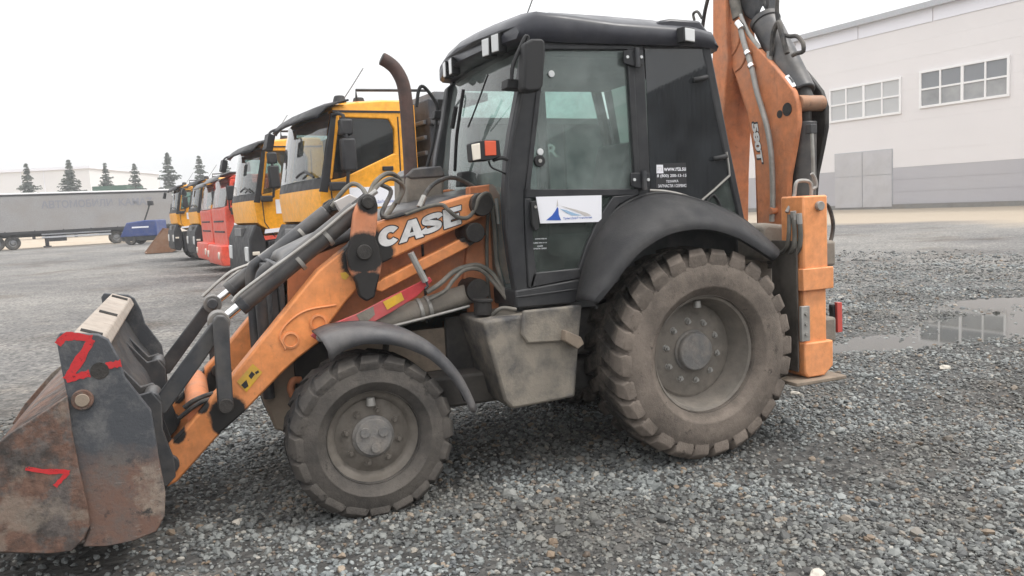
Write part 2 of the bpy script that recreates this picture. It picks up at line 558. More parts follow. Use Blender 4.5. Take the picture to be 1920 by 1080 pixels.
def tyre_mat(name, side, dust, tread, y0, y1):
    """dusty sidewall, dark rubber on the tread (wheel axis along the object's y)"""
    m, n, out = nodes(name)
    b = n.nodes.new('ShaderNodeBsdfPrincipled')
    t = n.nodes.new('ShaderNodeTexCoord')
    sx = n.nodes.new('ShaderNodeSeparateXYZ')
    n.links.new(t.outputs['Object'], sx.inputs[0])
    a = n.nodes.new('ShaderNodeMath')
    a.operation = 'MULTIPLY_ADD'
    n.links.new(noise_fac(n, 9.0, 8, 0.7), a.inputs[0])
    a.inputs[1].default_value = 0.10
    n.links.new(sx.outputs['Y'], a.inputs[2])
    mr = n.nodes.new('ShaderNodeMapRange')
    mr.inputs['From Min'].default_value = y0 + 0.05
    mr.inputs['From Max'].default_value = y1 + 0.05
    n.links.new(a.outputs[0], mr.inputs['Value'])
    sd_ = mixc(n, ramp(n, noise_fac(n, 3.2, 9, 0.7), 0.36, 0.62), side, dust)
    sd_ = mixc(n, ramp(n, noise_fac(n, 12.0, 10, 0.8), 0.58, 0.68), sd_, tuple(c * 0.35 for c in side))
    sd_ = mixc(n, ramp(n, noise_fac(n, 26.0, 8, 0.8), 0.62, 0.70), sd_, tuple(min(1, c * 1.35) for c in dust))
    td_ = mixc(n, ramp(n, noise_fac(n, 6.0, 9, 0.75), 0.45, 0.68), tread, tuple(c * 0.75 for c in dust))
    n.links.new(mixc(n, mr.outputs[0], td_, sd_), b.inputs['Base Color'])
    b.inputs['Roughness'].default_value = 0.85
    b.inputs['Specular IOR Level'].default_value = 0.25
    bp = n.nodes.new('ShaderNodeBump')
    bp.inputs['Strength'].default_value = 0.7
    bp.inputs['Distance'].default_value = 0.012
    n.links.new(noise_fac(n, 30, 10, 0.75), bp.inputs['Height'])
    n.links.new(bp.outputs[0], b.inputs['Normal'])
    n.links.new(b.outputs[0], out.inputs['Surface'])
tyre_mat('tyre', (0.105, 0.088, 0.075), (0.195, 0.162, 0.136), (0.034, 0.030, 0.027), -0.05, 0.035)
tyre_mat('tyre_front', (0.048, 0.044, 0.041), (0.108, 0.096, 0.085), (0.022, 0.022, 0.023), -0.05, 0.02)

# ================================================================ the yard
def smooth(a, b, x):
    t = min(1, max(0, (x - a) / (b - a)))
    return t * t * (3 - 2 * t)

PUD = [(-3.55, -1.45, 0.8, 0.32), (-4.35, -1.25, 0.9, 0.55), (-5.6, -1.55, 1.1, 0.6), (-6.9, -1.2, 1.3, 0.8), (-5.9, -0.1, 1.0, 0.45), (-7.6, -2.6, 1.3, 0.5)]
def ground_z(x, y):
    d = math.hypot(x - CAM.x, y - CAM.y)
    z = 0.30 * smooth(-28, -52, y) * smooth(-30, -12, x)
    f = 1.0 / (1 + (d / 60) ** 2)
    z += f * (0.026 * noise.noise(Vector((x * 0.55, y * 0.55, 1.7))) + 0.012 * noise.noise(Vector((x * 2.1, y * 2.1, 4.1))))
    if d > 7:
        z += 0.03 * min(1, (d - 7) / 8) * f * noise.noise(Vector((x * 0.22, y * 0.22, 9.0)))
    p = sum(math.exp(-(((x - a) / c) ** 2 + ((y - b) / e) ** 2)) for a, b, c, e in PUD)
    z -= 0.037 * min(1.0, p)
    return z - 0.012

m, n, out = nodes('ground_gravel')
b = n.nodes.new('ShaderNodeBsdfPrincipled')
big = noise_fac(n, 0.16, 6, 0.6)
midn = noise_fac(n, 1.3, 6, 0.65)
tcn = n.nodes.new('ShaderNodeTexCoord')
sxy = n.nodes.new('ShaderNodeSeparateXYZ')
n.links.new(tcn.outputs['Object'], sxy.inputs[0])
pk = n.nodes.new('ShaderNodeMath')
pk.operation = 'MULTIPLY_ADD'
n.links.new(noise_fac(n, 0.5, 5, 0.6), pk.inputs[0])
pk.inputs[1].default_value = 5.0
n.links.new(sxy.outputs['Y'], pk.inputs[2])
pm = n.nodes.new('ShaderNodeMapRange')
pm.inputs['From Min'].default_value = 1.5
pm.inputs['From Max'].default_value = -3.5
n.links.new(pk.outputs[0], pm.inputs['Value'])
c0 = mixc(n, ramp(n, big, 0.36, 0.64), (0.125, 0.122, 0.120), (0.205, 0.198, 0.186))
c1 = mixc(n, pm.outputs[0], (0.075, 0.073, 0.070), c0)
c2 = mixc(n, ramp(n, midn, 0.52, 0.75), c1, mixc(n, 0.5, c1, (0.30, 0.275, 0.245)))
vo = n.nodes.new('ShaderNodeTexVoronoi')
vo.inputs['Scale'].default_value = 24
n.links.new(tcn.outputs['Object'], vo.inputs['Vector'])
vv = n.nodes.new('ShaderNodeRGBToBW')
n.links.new(vo.outputs['Color'], vv.inputs[0])
c3 = mixc(n, 1.0, c2, ramp(n, vv.outputs[0], 0.15, 0.9, (0.55, 0.55, 0.56, 1), (1.45, 1.43, 1.4, 1)), 'MULTIPLY')
fine = noise_fac(n, 9.0, 10, 0.8)
c4 = mixc(n, 1.0, c3, ramp(n, fine, 0.3, 0.7, (0.7, 0.7, 0.7, 1), (1.3, 1.3, 1.3, 1)), 'MULTIPLY')
# bare tan earth along the hall on the right
dp_ = n.nodes.new('ShaderNodeVectorMath')
dp_.operation = 'DOT_PRODUCT'
n.links.new(tcn.outputs['Object'], dp_.inputs[0])
dp_.inputs[1].default_value = (math.cos(R_(6.4)), math.sin(R_(6.4)), 0)
ad_ = n.nodes.new('ShaderNodeMath')
ad_.operation = 'MULTIPLY_ADD'
n.links.new(noise_fac(n, 0.12, 5, 0.6), ad_.inputs[0])
ad_.inputs[1].default_value = 14.0
n.links.new(dp_.outputs['Value'], ad_.inputs[2])
mr_ = n.nodes.new('ShaderNodeMapRange')
mr_.inputs['From Min'].default_value = -20.0
mr_.inputs['From Max'].default_value = -24.0
n.links.new(ad_.outputs[0], mr_.inputs['Value'])
fs_ = n.nodes.new('ShaderNodeMapRange')
fs_.inputs['From Min'].default_value = -60.0
fs_.inputs['From Max'].default_value = -64.0
n.links.new(sxy.outputs['Y'], fs_.inputs['Value'])
c4 = mixc(n, fs_.outputs[0], c4, (0.42, 0.35, 0.27))
c4 = mixc(n, ramp(n, noise_fac(n, 0.28, 6, 0.65), 0.54, 0.66), c4, mixc(n, 1.0, c4, (0.66, 0.60, 0.55), 'MULTIPLY'))
c4 = mixc(n, mr_.outputs[0], c4, mixc(n, fine, (0.40, 0.33, 0.25), (0.28, 0.24, 0.19)))
n.links.new(c4, b.inputs['Base Color'])
b.inputs['Roughness'].default_value = 0.85
b.inputs['Specular IOR Level'].default_value = 0.3
bp_ = n.nodes.new('ShaderNodeBump')
bp_.inputs['Strength'].default_value = 0.9
bp_.inputs['Distance'].default_value = 0.02
hh = n.nodes.new('ShaderNodeMath')
hh.operation = 'ADD'
n.links.new(vo.outputs['Distance'], hh.inputs[0])
n.links.new(fine, hh.inputs[1])
n.links.new(hh.outputs[0], bp_.inputs['Height'])
n.links.new(bp_.outputs[0], b.inputs['Normal'])
n.links.new(b.outputs[0], out.inputs['Surface'])

g = MB()
NS = 300
rads = [0.0]
r = 0.25
while r < 3500:
    rads.append(r)
    r *= 1.055 if r > 3 else 1.12
rows = []
for r in rads:
    row = []
    for i in range(NS):
        a = 2 * math.pi * i / NS
        x, y = CAM.x + r * math.cos(a), CAM.y + r * math.sin(a)
        row.append(Vector((x, y, ground_z(x, y))))
    rows.append(row)
g.loft(rows, True)
tag(g.build('ground', 'ground_gravel', smooth=80), kind='structure')

# loose stones
m, n, out = nodes('gravel_stone')
b = n.nodes.new('ShaderNodeBsdfPrincipled')
oi = n.nodes.new('ShaderNodeObjectInfo')
cr = n.nodes.new('ShaderNodeValToRGB')
e = cr.color_ramp.elements
e[0].position, e[0].color = 0.0, (0.070, 0.073, 0.076, 1)
e[1].position, e[1].color = 1.0, (0.36, 0.345, 0.32, 1)
for p_, c_ in ((0.3, (0.105, 0.112, 0.113)), (0.62, (0.160, 0.170, 0.168)), (0.88, (0.235, 0.245, 0.24)), (0.93, (0.215, 0.165, 0.12)), (0.965, (0.11, 0.09, 0.075)), (0.985, (0.28, 0.275, 0.25))):
    q = e.new(p_)
    q.color = (*c_, 1)
n.links.new(oi.outputs['Random'], cr.inputs[0])
pn = n.nodes.new('ShaderNodeTexNoise')
pn.inputs['Scale'].default_value = 0.9
pn.inputs['Detail'].default_value = 5
n.links.new(oi.outputs['Location'], pn.inputs['Vector'])
tone = ramp(n, pn.outputs['Fac'], 0.38, 0.66, (0.72, 0.67, 0.62, 1), (1.28, 1.30, 1.30, 1))
n.links.new(mixc(n, 1.0, cr.outputs[0], tone, 'MULTIPLY'), b.inputs['Base Color'])
b.inputs['Roughness'].default_value = 0.6
b.inputs['Specular IOR Level'].default_value = 0.4
n.links.new(b.outputs[0], out.inputs['Surface'])

def gravel():
    rnd = random.Random(11)
    import numpy as np
    pts, scl, rot = [], [], []
    base = math.atan2(FW.y, FW.x)
    def dens(r):
        return 2300 if r < 6.0 else 2300 * (6.0 / r) ** 2.1
    rmax = 30.0
    # inverse sampling in thin rings
    r = 1.9
    while r < rmax:
        dr = 0.1
        cnt = dens(r) * r * dr * 1.42
        cnt = int(cnt) + (1 if rnd.random() < cnt % 1 else 0)
        for _ in range(cnt):
            rr = r + rnd.random() * dr
            a = base + (rnd.random() - 0.5) * 1.42
            x, y = CAM.x + rr * math.cos(a), CAM.y + rr * math.sin(a)
            clump = noise.noise(Vector((x * 0.8, y * 0.8, 3.3)))
            left = smooth(0.10, 0.30, a - base)
            far = smooth(6.0, 10.5, rr) * left + smooth(14, 29, rr) * (1 - left)
            if rnd.random() < far * 1.35 - 0.5 * noise.noise(Vector((x * 0.3, y * 0.3, 7.7))) * far:
                continue
            if rnd.random() < -clump * 1.0 - 0.45 * noise.noise(Vector((x * 0.33, y * 0.33, 5.5))):
                continue
            s = rnd.lognormvariate(math.log(0.0098), 0.36) * (1 + max(0, rr - 7) * 0.05) * (1.0 + 0.35 * max(0, clump))
            if rnd.random() < 0.006:
                s *= 1.6
            s = min(s, 0.04)
            pts.append((x, y, ground_z(x, y) + s * 0.25))
            scl.append((s * rnd.uniform(0.9, 1.4), s * rnd.uniform(0.8, 1.2), s * rnd.uniform(0.55, 0.9)))
            rot.append((rnd.uniform(-0.5, 0.5), rnd.uniform(-0.5, 0.5), rnd.uniform(0, 6.28)))
        r += dr
    me = bpy.data.meshes.new('gravel')
    me.from_pydata(pts, [], [])
    for nm, data in (('scl', scl), ('rot', rot)):
        at = me.attributes.new(nm, 'FLOAT_VECTOR', 'POINT')
        at.data.foreach_set('vector', [c for v in data for c in v])
    o = bpy.data.objects.new('gravel', me)
    COL.objects.link(o)
    ng = bpy.data.node_groups.new('scatter_stones', 'GeometryNodeTree')
    ng.interface.new_socket('Geometry', in_out='INPUT', socket_type='NodeSocketGeometry')
    ng.interface.new_socket('Geometry', in_out='OUTPUT', socket_type='NodeSocketGeometry')
    N = ng.nodes
    gi, go = N.new('NodeGroupInput'), N.new('NodeGroupOutput')
    jn = N.new('GeometryNodeJoinGeometry')
    for k in range(4):
        ic = N.new('GeometryNodeMeshIcoSphere')
        ic.inputs['Radius'].default_value = 1.0
        ic.inputs['Subdivisions'].default_value = 2 if k == 0 else 1
        sp_ = N.new('GeometryNodeSetPosition')
        tn = N.new('ShaderNodeTexNoise')
        tn.noise_dimensions = '4D'
        tn.inputs['W'].default_value = k * 3.7
        tn.inputs['Scale'].default_value = 1.1
        pos = N.new('GeometryNodeInputPosition')
        ng.links.new(pos.outputs[0], tn.inputs['Vector'])
        sub = N.new('ShaderNodeVectorMath')
        sub.operation = 'SUBTRACT'
        sub.inputs[1].default_value = (0.5, 0.5, 0.5)
        ng.links.new(tn.outputs['Color'], sub.inputs[0])
        sc_ = N.new('ShaderNodeVectorMath')
        sc_.operation = 'SCALE'
        sc_.inputs['Scale'].default_value = 1.5
        ng.links.new(sub.outputs[0], sc_.inputs[0])
        ng.links.new(ic.outputs['Mesh'], sp_.inputs['Geometry'])
        ng.links.new(sc_.outputs[0], sp_.inputs['Offset'])
        ssm = N.new('GeometryNodeSetShadeSmooth')
        ssm.inputs['Shade Smooth'].default_value = False
        ng.links.new(sp_.outputs[0], ssm.inputs[0])
        sm = N.new('GeometryNodeSetMaterial')
        sm.inputs['Material'].default_value = MAT['gravel_stone']
        ng.links.new(ssm.outputs[0], sm.inputs[0])
        gt = N.new('GeometryNodeGeometryToInstance')
        ng.links.new(sm.outputs[0], gt.inputs[0])
        ng.links.new(gt.outputs[0], jn.inputs[0])
    ip = N.new('GeometryNodeInstanceOnPoints')
    ip.inputs['Pick Instance'].default_value = True
    ng.links.new(gi.outputs[0], ip.inputs['Points'])
    ng.links.new(jn.outputs[0], ip.inputs['Instance'])
    for nm, sock in (('scl', 'Scale'), ('rot', 'Rotation')):
        na = N.new('GeometryNodeInputNamedAttribute')
        na.data_type = 'FLOAT_VECTOR'
        na.inputs['Name'].default_value = nm
        ng.links.new(na.outputs[0], ip.inputs[sock])
    rv = N.new('FunctionNodeRandomValue')
    rv.data_type = 'INT'
    rv.inputs[4].default_value = 0
    rv.inputs[5].default_value = 3
    ng.links.new(rv.outputs[2], ip.inputs['Instance Index'])
    ng.links.new(ip.outputs[0], go.inputs[0])
    md = o.modifiers.new('scatter', 'NODES')
    md.node_group = ng
    me.materials.append(MAT['gravel_stone'])
    tag(o, 'grey crushed stone lying loose over the whole yard', 'gravel', kind='stuff')
    return len(pts)
print('stones', gravel())

# a few stones that stand out
surf('stone_pale', (0.50, 0.46, 0.40), 0.8, DUST, 0.3, 9, gamt=0.1, bump=0.3)
def stone(u, v, r, label, mat='stone_pale'):
    p = P(u, v, z=0.0)
    rnd = random.Random(int(u * 7 + v))
    bm = bmesh.new()
    bmesh.ops.create_icosphere(bm, subdivisions=2, radius=1)
    for w in bm.verts:
        k = 1 + 0.45 * noise.noise(w.co * 1.3 + Vector((u, v, 0)))
        w.co = Vector((w.co.x * r * k * 1.3, w.co.y * r * k, w.co.z * r * k * 0.6))
    me = bpy.data.meshes.new('stone')
    bm.to_mesh(me)
    bm.free()
    me.materials.append(MAT[mat])
    o = bpy.data.objects.new('stone', me)
    COL.objects.link(o)
    o.location = (p.x, p.y, ground_z(p.x, p.y) + r * 0.35)
    o.rotation_euler = (0, 0, rnd.random() * 6)
    tag(o, label, 'stone')
stone(445, 982, 0.026, 'small cream stone on the gravel between bucket and front wheel')
stone(1771, 690, 0.045, 'flat whitish stone lying beyond the stabilizer, below the puddle')
stone(1532, 1078, 0.035, 'tan stone at the bottom edge of the gravel, below the rear wheel')
stone(1490, 735, 0.032, 'pale brown stone under the stabilizer pad beside the rear wheel')

# puddles
m, n, out = nodes('water')
b = n.nodes.new('ShaderNodeBsdfPrincipled')
b.inputs['Base Color'].default_value = (0.06, 0.06, 0.055, 1)
b.inputs['Roughness'].default_value = 0.03
b.inputs['IOR'].default_value = 1.33
b.inputs['Specular IOR Level'].default_value = 0.6
bq = n.nodes.new('ShaderNodeBump')
bq.inputs['Strength'].default_value = 0.02
n.links.new(noise_fac(n, 6, 3), bq.inputs['Height'])
n.links.new(bq.outputs[0], b.inputs['Normal'])
n.links.new(b.outputs[0], out.inputs['Surface'])
pts = []
for k in range(48):
    a = 2 * math.pi * k / 48
    r = 1 + 0.25 * noise.noise(Vector((math.cos(a) * 1.6, math.sin(a) * 1.6, 2)))
    pts.append(Vector((-6.1 + 3.1 * r * math.cos(a), -1.35 + 1.75 * r * math.sin(a), -0.036)))
pd = MB().add(pts, [tuple(range(48))]).build('puddle', 'water', smooth=0, recalc=False)
tag(pd, kind='structure')

# ================================================================ hall on the right
EA = R_(6.4)
E1 = Vector((math.cos(EA), math.sin(EA), 0))
E2 = Vector((math.sin(EA), -math.cos(EA), 0))
def at_depth(u, Z):
    v = 433 - 0.0506 * u
    d = FW + RT * ((u - 960) / F_PX) - UP * ((v - 540) / F_PX)
    p = CAM + d * Z
    return Vector((p.x, p.y, 0))
surf('wall_white', (0.72, 0.69, 0.69), 0.6, (0.66, 0.63, 0.62), 0.2, 0.15, gamt=0.0, vscale=0.2, vamt=0.15)
surf('wall_grey', (0.42, 0.41, 0.435), 0.6, (0.42, 0.40, 0.39), 0.3, 0.2, gamt=0.0, vscale=0.3, vamt=0.25)
surf('wall_top', (0.76, 0.76, 0.82), 0.5, (0.6, 0.57, 0.55), 0.1, 0.3, gamt=0.0, vscale=0.3, vamt=0.15)
surf('roof_edge', (0.42, 0.43, 0.46), 0.5, DUST, 0.1, 1, gamt=0.0)
surf('gate_grey', (0.47, 0.46, 0.475), 0.55, (0.42, 0.40, 0.38), 0.4, 0.6, gamt=0.1, gscale=1, vscale=0.8, vamt=0.4)
surf('concrete', (0.22, 0.215, 0.205), 0.85, DUST, 0.4, 1, gamt=0.3, gscale=2)
surf('dirt_tan', (0.33, 0.27, 0.205), 0.9, (0.25, 0.22, 0.19), 0.7, 0.25, gamt=0.15, gscale=0.8, bump=0.3, bscale=3)
plain('frame_white', (0.80, 0.79, 0.79), 0.4)
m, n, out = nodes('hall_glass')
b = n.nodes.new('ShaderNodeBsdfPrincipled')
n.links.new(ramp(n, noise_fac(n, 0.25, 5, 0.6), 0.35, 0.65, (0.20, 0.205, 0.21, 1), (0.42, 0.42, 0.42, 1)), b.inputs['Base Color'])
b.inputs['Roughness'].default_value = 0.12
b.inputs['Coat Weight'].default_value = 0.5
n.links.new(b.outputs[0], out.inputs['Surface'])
plain('hall_glass_reflect_light', (0.47, 0.475, 0.48), 0.15)  # lighter and darker pane colours stand in for reflections in the glass
plain('hall_glass_reflect_dark', (0.20, 0.21, 0.225), 0.1)  # darker pane tone, a reflection put into the colour
HB = at_depth(1700, 58)
HPL = (HB, E1)
HOR = HB.copy()
hall = empty('industrial_hall', HOR, 0)
tag(hall, 'long pale industrial hall with grey lower band behind the stabilizer', 'building')
def hl(u, v):
    """facade coordinates: s along the wall away from the camera, z up"""
    p = P(u, v, pl=HPL)
    return (p - HB).dot(E2), p.z
def hbox(name, s0, s1, z0, z1, d0, d1, mat, parent, bevel=0.0):
    m = MB()
    for z in (z0, z1):
        pass
    c = E2 * ((s0 + s1) / 2) + E1 * ((d0 + d1) / 2) + Vector((0, 0, (z0 + z1) / 2))
    m.obox(c, E2 * ((s1 - s0) / 2), E1 * ((d1 - d0) / 2), Vector((0, 0, (z1 - z0) / 2)))
    return m.build(name, mat, parent, bevel)
S0, S1 = -32.0, 24.0
zr = hl(1700, 25)[1]
zf = hl(1700, 52)[1]
zg = hl(1700, 313)[1]
hbox('hall_body', S0, S1, zg, zr - 0.05, -26, -0.02, 'wall_white', hall)
hbox('hall_base', S0, S1, -0.3, zg, -26, -0.02, 'wall_grey', hall)
hbox('plinth', S0, S1, -0.3, 0.32, -0.12, 0.04, 'concrete', hall)
npan = 9
ph = (zf - zg) / npan
for i in range(npan):
    hbox('wall_panel', S0, S1, zg + i * ph + 0.002, zg + (i + 1) * ph - 0.002, -0.12, 0.0 + 0.004 * (i % 2), 'wall_white', hall)
gh = (zg - 0.32) / 3
for i in range(3):
    hbox('base_panel', S0, S1, 0.32 + i * gh + 0.012, 0.32 + (i + 1) * gh - 0.012, -0.12, 0.004 * (i % 2), 'wall_grey', hall)
fw_ = 6.0
k = int((S1 - S0) / fw_)
for i in range(k + 1):
    hbox('fascia_panel', S0 + i * fw_ + 0.05, min(S1, S0 + (i + 1) * fw_ - 0.05), zf + 0.02, zr - 0.05, -0.12, 0.05, 'wall_top', hall)
hbox('roof_edge', S0 - 0.3, S1 + 0.3, zr - 0.05, zr + 0.35, -26, 0.45, 'roof_edge', hall)
def hall_window(px, mats):
    (sa, zt), (sb, _) = hl(*px[0]), hl(*px[1])
    _, zb = hl(*px[2])
    s0, s1 = min(sa, sb), max(sa, sb)
    f = hbox('window', s0 + 0.1, s1 - 0.1, zb + 0.1, zt - 0.1, -0.11, 0.012, 'frame_white', hall)
    fr_ = 0.16
    for (a0, a1, c0, c1_) in ((s0, s1, zt - fr_, zt), (s0, s1, zb, zb + fr_), (s0, s0 + fr_, zb + fr_, zt - fr_), (s1 - fr_, s1, zb + fr_, zt - fr_)):
        hbox('frame', a0, a1, c0, c1_, 0.0, 0.12, 'frame_white', f)
    zm = (zt + zb) / 2
    hbox('glazing_bar', s0 + fr_, s1 - fr_, zm - 0.06, zm + 0.06, 0.0, 0.10, 'frame_white', f)
    for i in range(1, 4):
        s = s0 + (s1 - s0) * i / 4
        w = 0.10 if i == 2 else 0.06
        hbox('glazing_bar', s - w, s + w, zb + fr_, zt - fr_, 0.0, 0.104, 'frame_white', f)
    for i in range(4):
        for j in range(2):
            a0, a1 = s0 + (s1 - s0) * i / 4, s0 + (s1 - s0) * (i + 1) / 4
            b0, b1 = (zb, zm) if j == 0 else (zm, zt)
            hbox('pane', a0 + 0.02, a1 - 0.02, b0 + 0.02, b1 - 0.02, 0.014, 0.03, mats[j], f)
hall_window(((1556, 168), (1691, 145), (1625, 222)), ('hall_glass_reflect_light', 'hall_glass_reflect_light'))
hall_window(((1725, 134), (1895, 106), (1810, 192)), ('hall_glass', 'hall_glass_reflect_dark'))
sw = hl(1725, 134)[0] - hl(1895, 106)[0]
# gate with two leaves and a door
(ga, gt_), (gb, _) = hl(1566, 290), hl(1673, 281)
gate = hbox('gate', min(ga, gb) - 0.05, max(ga, gb) + 0.05, 0.1, gt_ + 0.05, -0.1, 0.02, 'roof_edge', hall)
gm = (ga + gb) / 2
for a0, a1 in ((min(ga, gb), gm - 0.03), (gm + 0.03, max(ga, gb))):
    for z0, z1 in ((0.15, gt_ * 0.58), (gt_ * 0.58 + 0.03, gt_)):
        hbox('gate_leaf', a0, a1, z0, z1, 0.022, 0.07, 'gate_grey', gate)
# brown hall farther back, seen past the boom
surf('wall_brown', (0.20, 0.155, 0.135), 0.7, (0.26, 0.23, 0.21), 0.5, 0.5, gamt=0.2, gscale=1)
surf('wall_dark', (0.15, 0.15, 0.155), 0.7, (0.2, 0.19, 0.18), 0.4, 0.5, gamt=0.1)
BB = at_depth(1385, 82)
bh = empty('brown_shed', BB, EA)
tag(bh, 'distant low brown shed glimpsed between cab and raised boom', 'building')
zt_ = P(1395, 217, pl=(BB, E1)).z
m = MB().box(-14, 0, -24, 15, 4.0, zt_)
m.build('wall', 'wall_brown', bh)
MB().box(-14, 0.06, -24, 15, 0.3, 4.0).build('lower_wall', 'wall_dark', bh)
MB().box(-14, 0.1, -24, 15, -0.3, 0.3).build('plinth', 'wall_white', bh)
MB().box(-14, 0.25, -24, 15, zt_ * 0.76, zt_ * 0.79).build('gutter', 'roof_edge', bh)
MB().box(-14.3, 0.4, -24.3, 15.3, zt_, zt_ + 0.3).build('roof', 'roof_edge', bh)
# dark corrugated hall behind the photographer, mirrored in the glass
dh = empty('corrugated_hall', (-24.5, 44, 0), R_(14))
tag(dh, 'dark corrugated hall behind the camera, mirrored in the tinted side window', 'building')
MB().box(-14, 0, -16, 26, -0.3, 7.8).build('wall', 'wall_dark', dh)
rm = MB()
for i in range(70):
    y = -16 + i * 0.6
    rm.box(0.0, 0.03, y, y + 0.3, -0.3, 7.9)
tag(rm.build('corrugation', 'wall_dark', dh), kind='stuff')

# ================================================================ trucks in a row
surf('truck_orange', (0.86, 0.37, 0.02), 0.35, (0.7, 0.36, 0.08), 0.08, 1.2, gamt=0.05, spec=0.5)
surf('truck_red', (0.70, 0.075, 0.04), 0.4, (0.5, 0.28, 0.22), 0.35, 1.5, gamt=0.1)
surf('truck_black', (0.018, 0.018, 0.021), 0.55, (0.10, 0.095, 0.09), 0.25, 2, gamt=0.0)
surf('truck_grey', (0.16, 0.165, 0.175), 0.5, DUST, 0.3, 1.5, gamt=0.2)
surf('dump_dark', (0.030, 0.031, 0.037), 0.6, DUST, 0.25, 1.5, gamt=0.1)
surf('truck_tyre', (0.03, 0.03, 0.03), 0.85, DUST, 0.3, 3, gamt=0.0)
glass('truck_glass', (0.55, 0.62, 0.60), (0.4, 0.42, 0.42), 0.22)
glass('truck_side_glass', (0.22, 0.25, 0.25), (0.2, 0.22, 0.22), 0.15, ior=1.6)
glass('truck_side_clear', (0.75, 0.85, 0.82), (0.4, 0.45, 0.43), 0.25)

def truck_wheel(parent, x, y, r=0.52, w=0.3):
    t = MB()
    t.lathe([(0.28, 0), (0.32, 0.02), (r - 0.06, 0.02), (r, -0.04), (r, -w + 0.04), (r - 0.06, -w), (0.28, -w)], (0, 0, 0), 32)
    o = t.build('wheel', 'truck_tyre', parent)
    o.location = (x, y, r)
    h = MB().lathe([(0.29, 0.0), (0.27, -0.04), (0.16, -0.06), (0.13, 0.03), (0.0, 0.035), (0.0, -0.1), (0.29, -0.1)], (0, 0, 0), 24, closed=False).build('rim', 'truck_grey', o)
    return o

def rbox(m, x0, x1, y0, y1, z0, z1):
    return m.box(x0, x1, y0, y1, z0, z1)

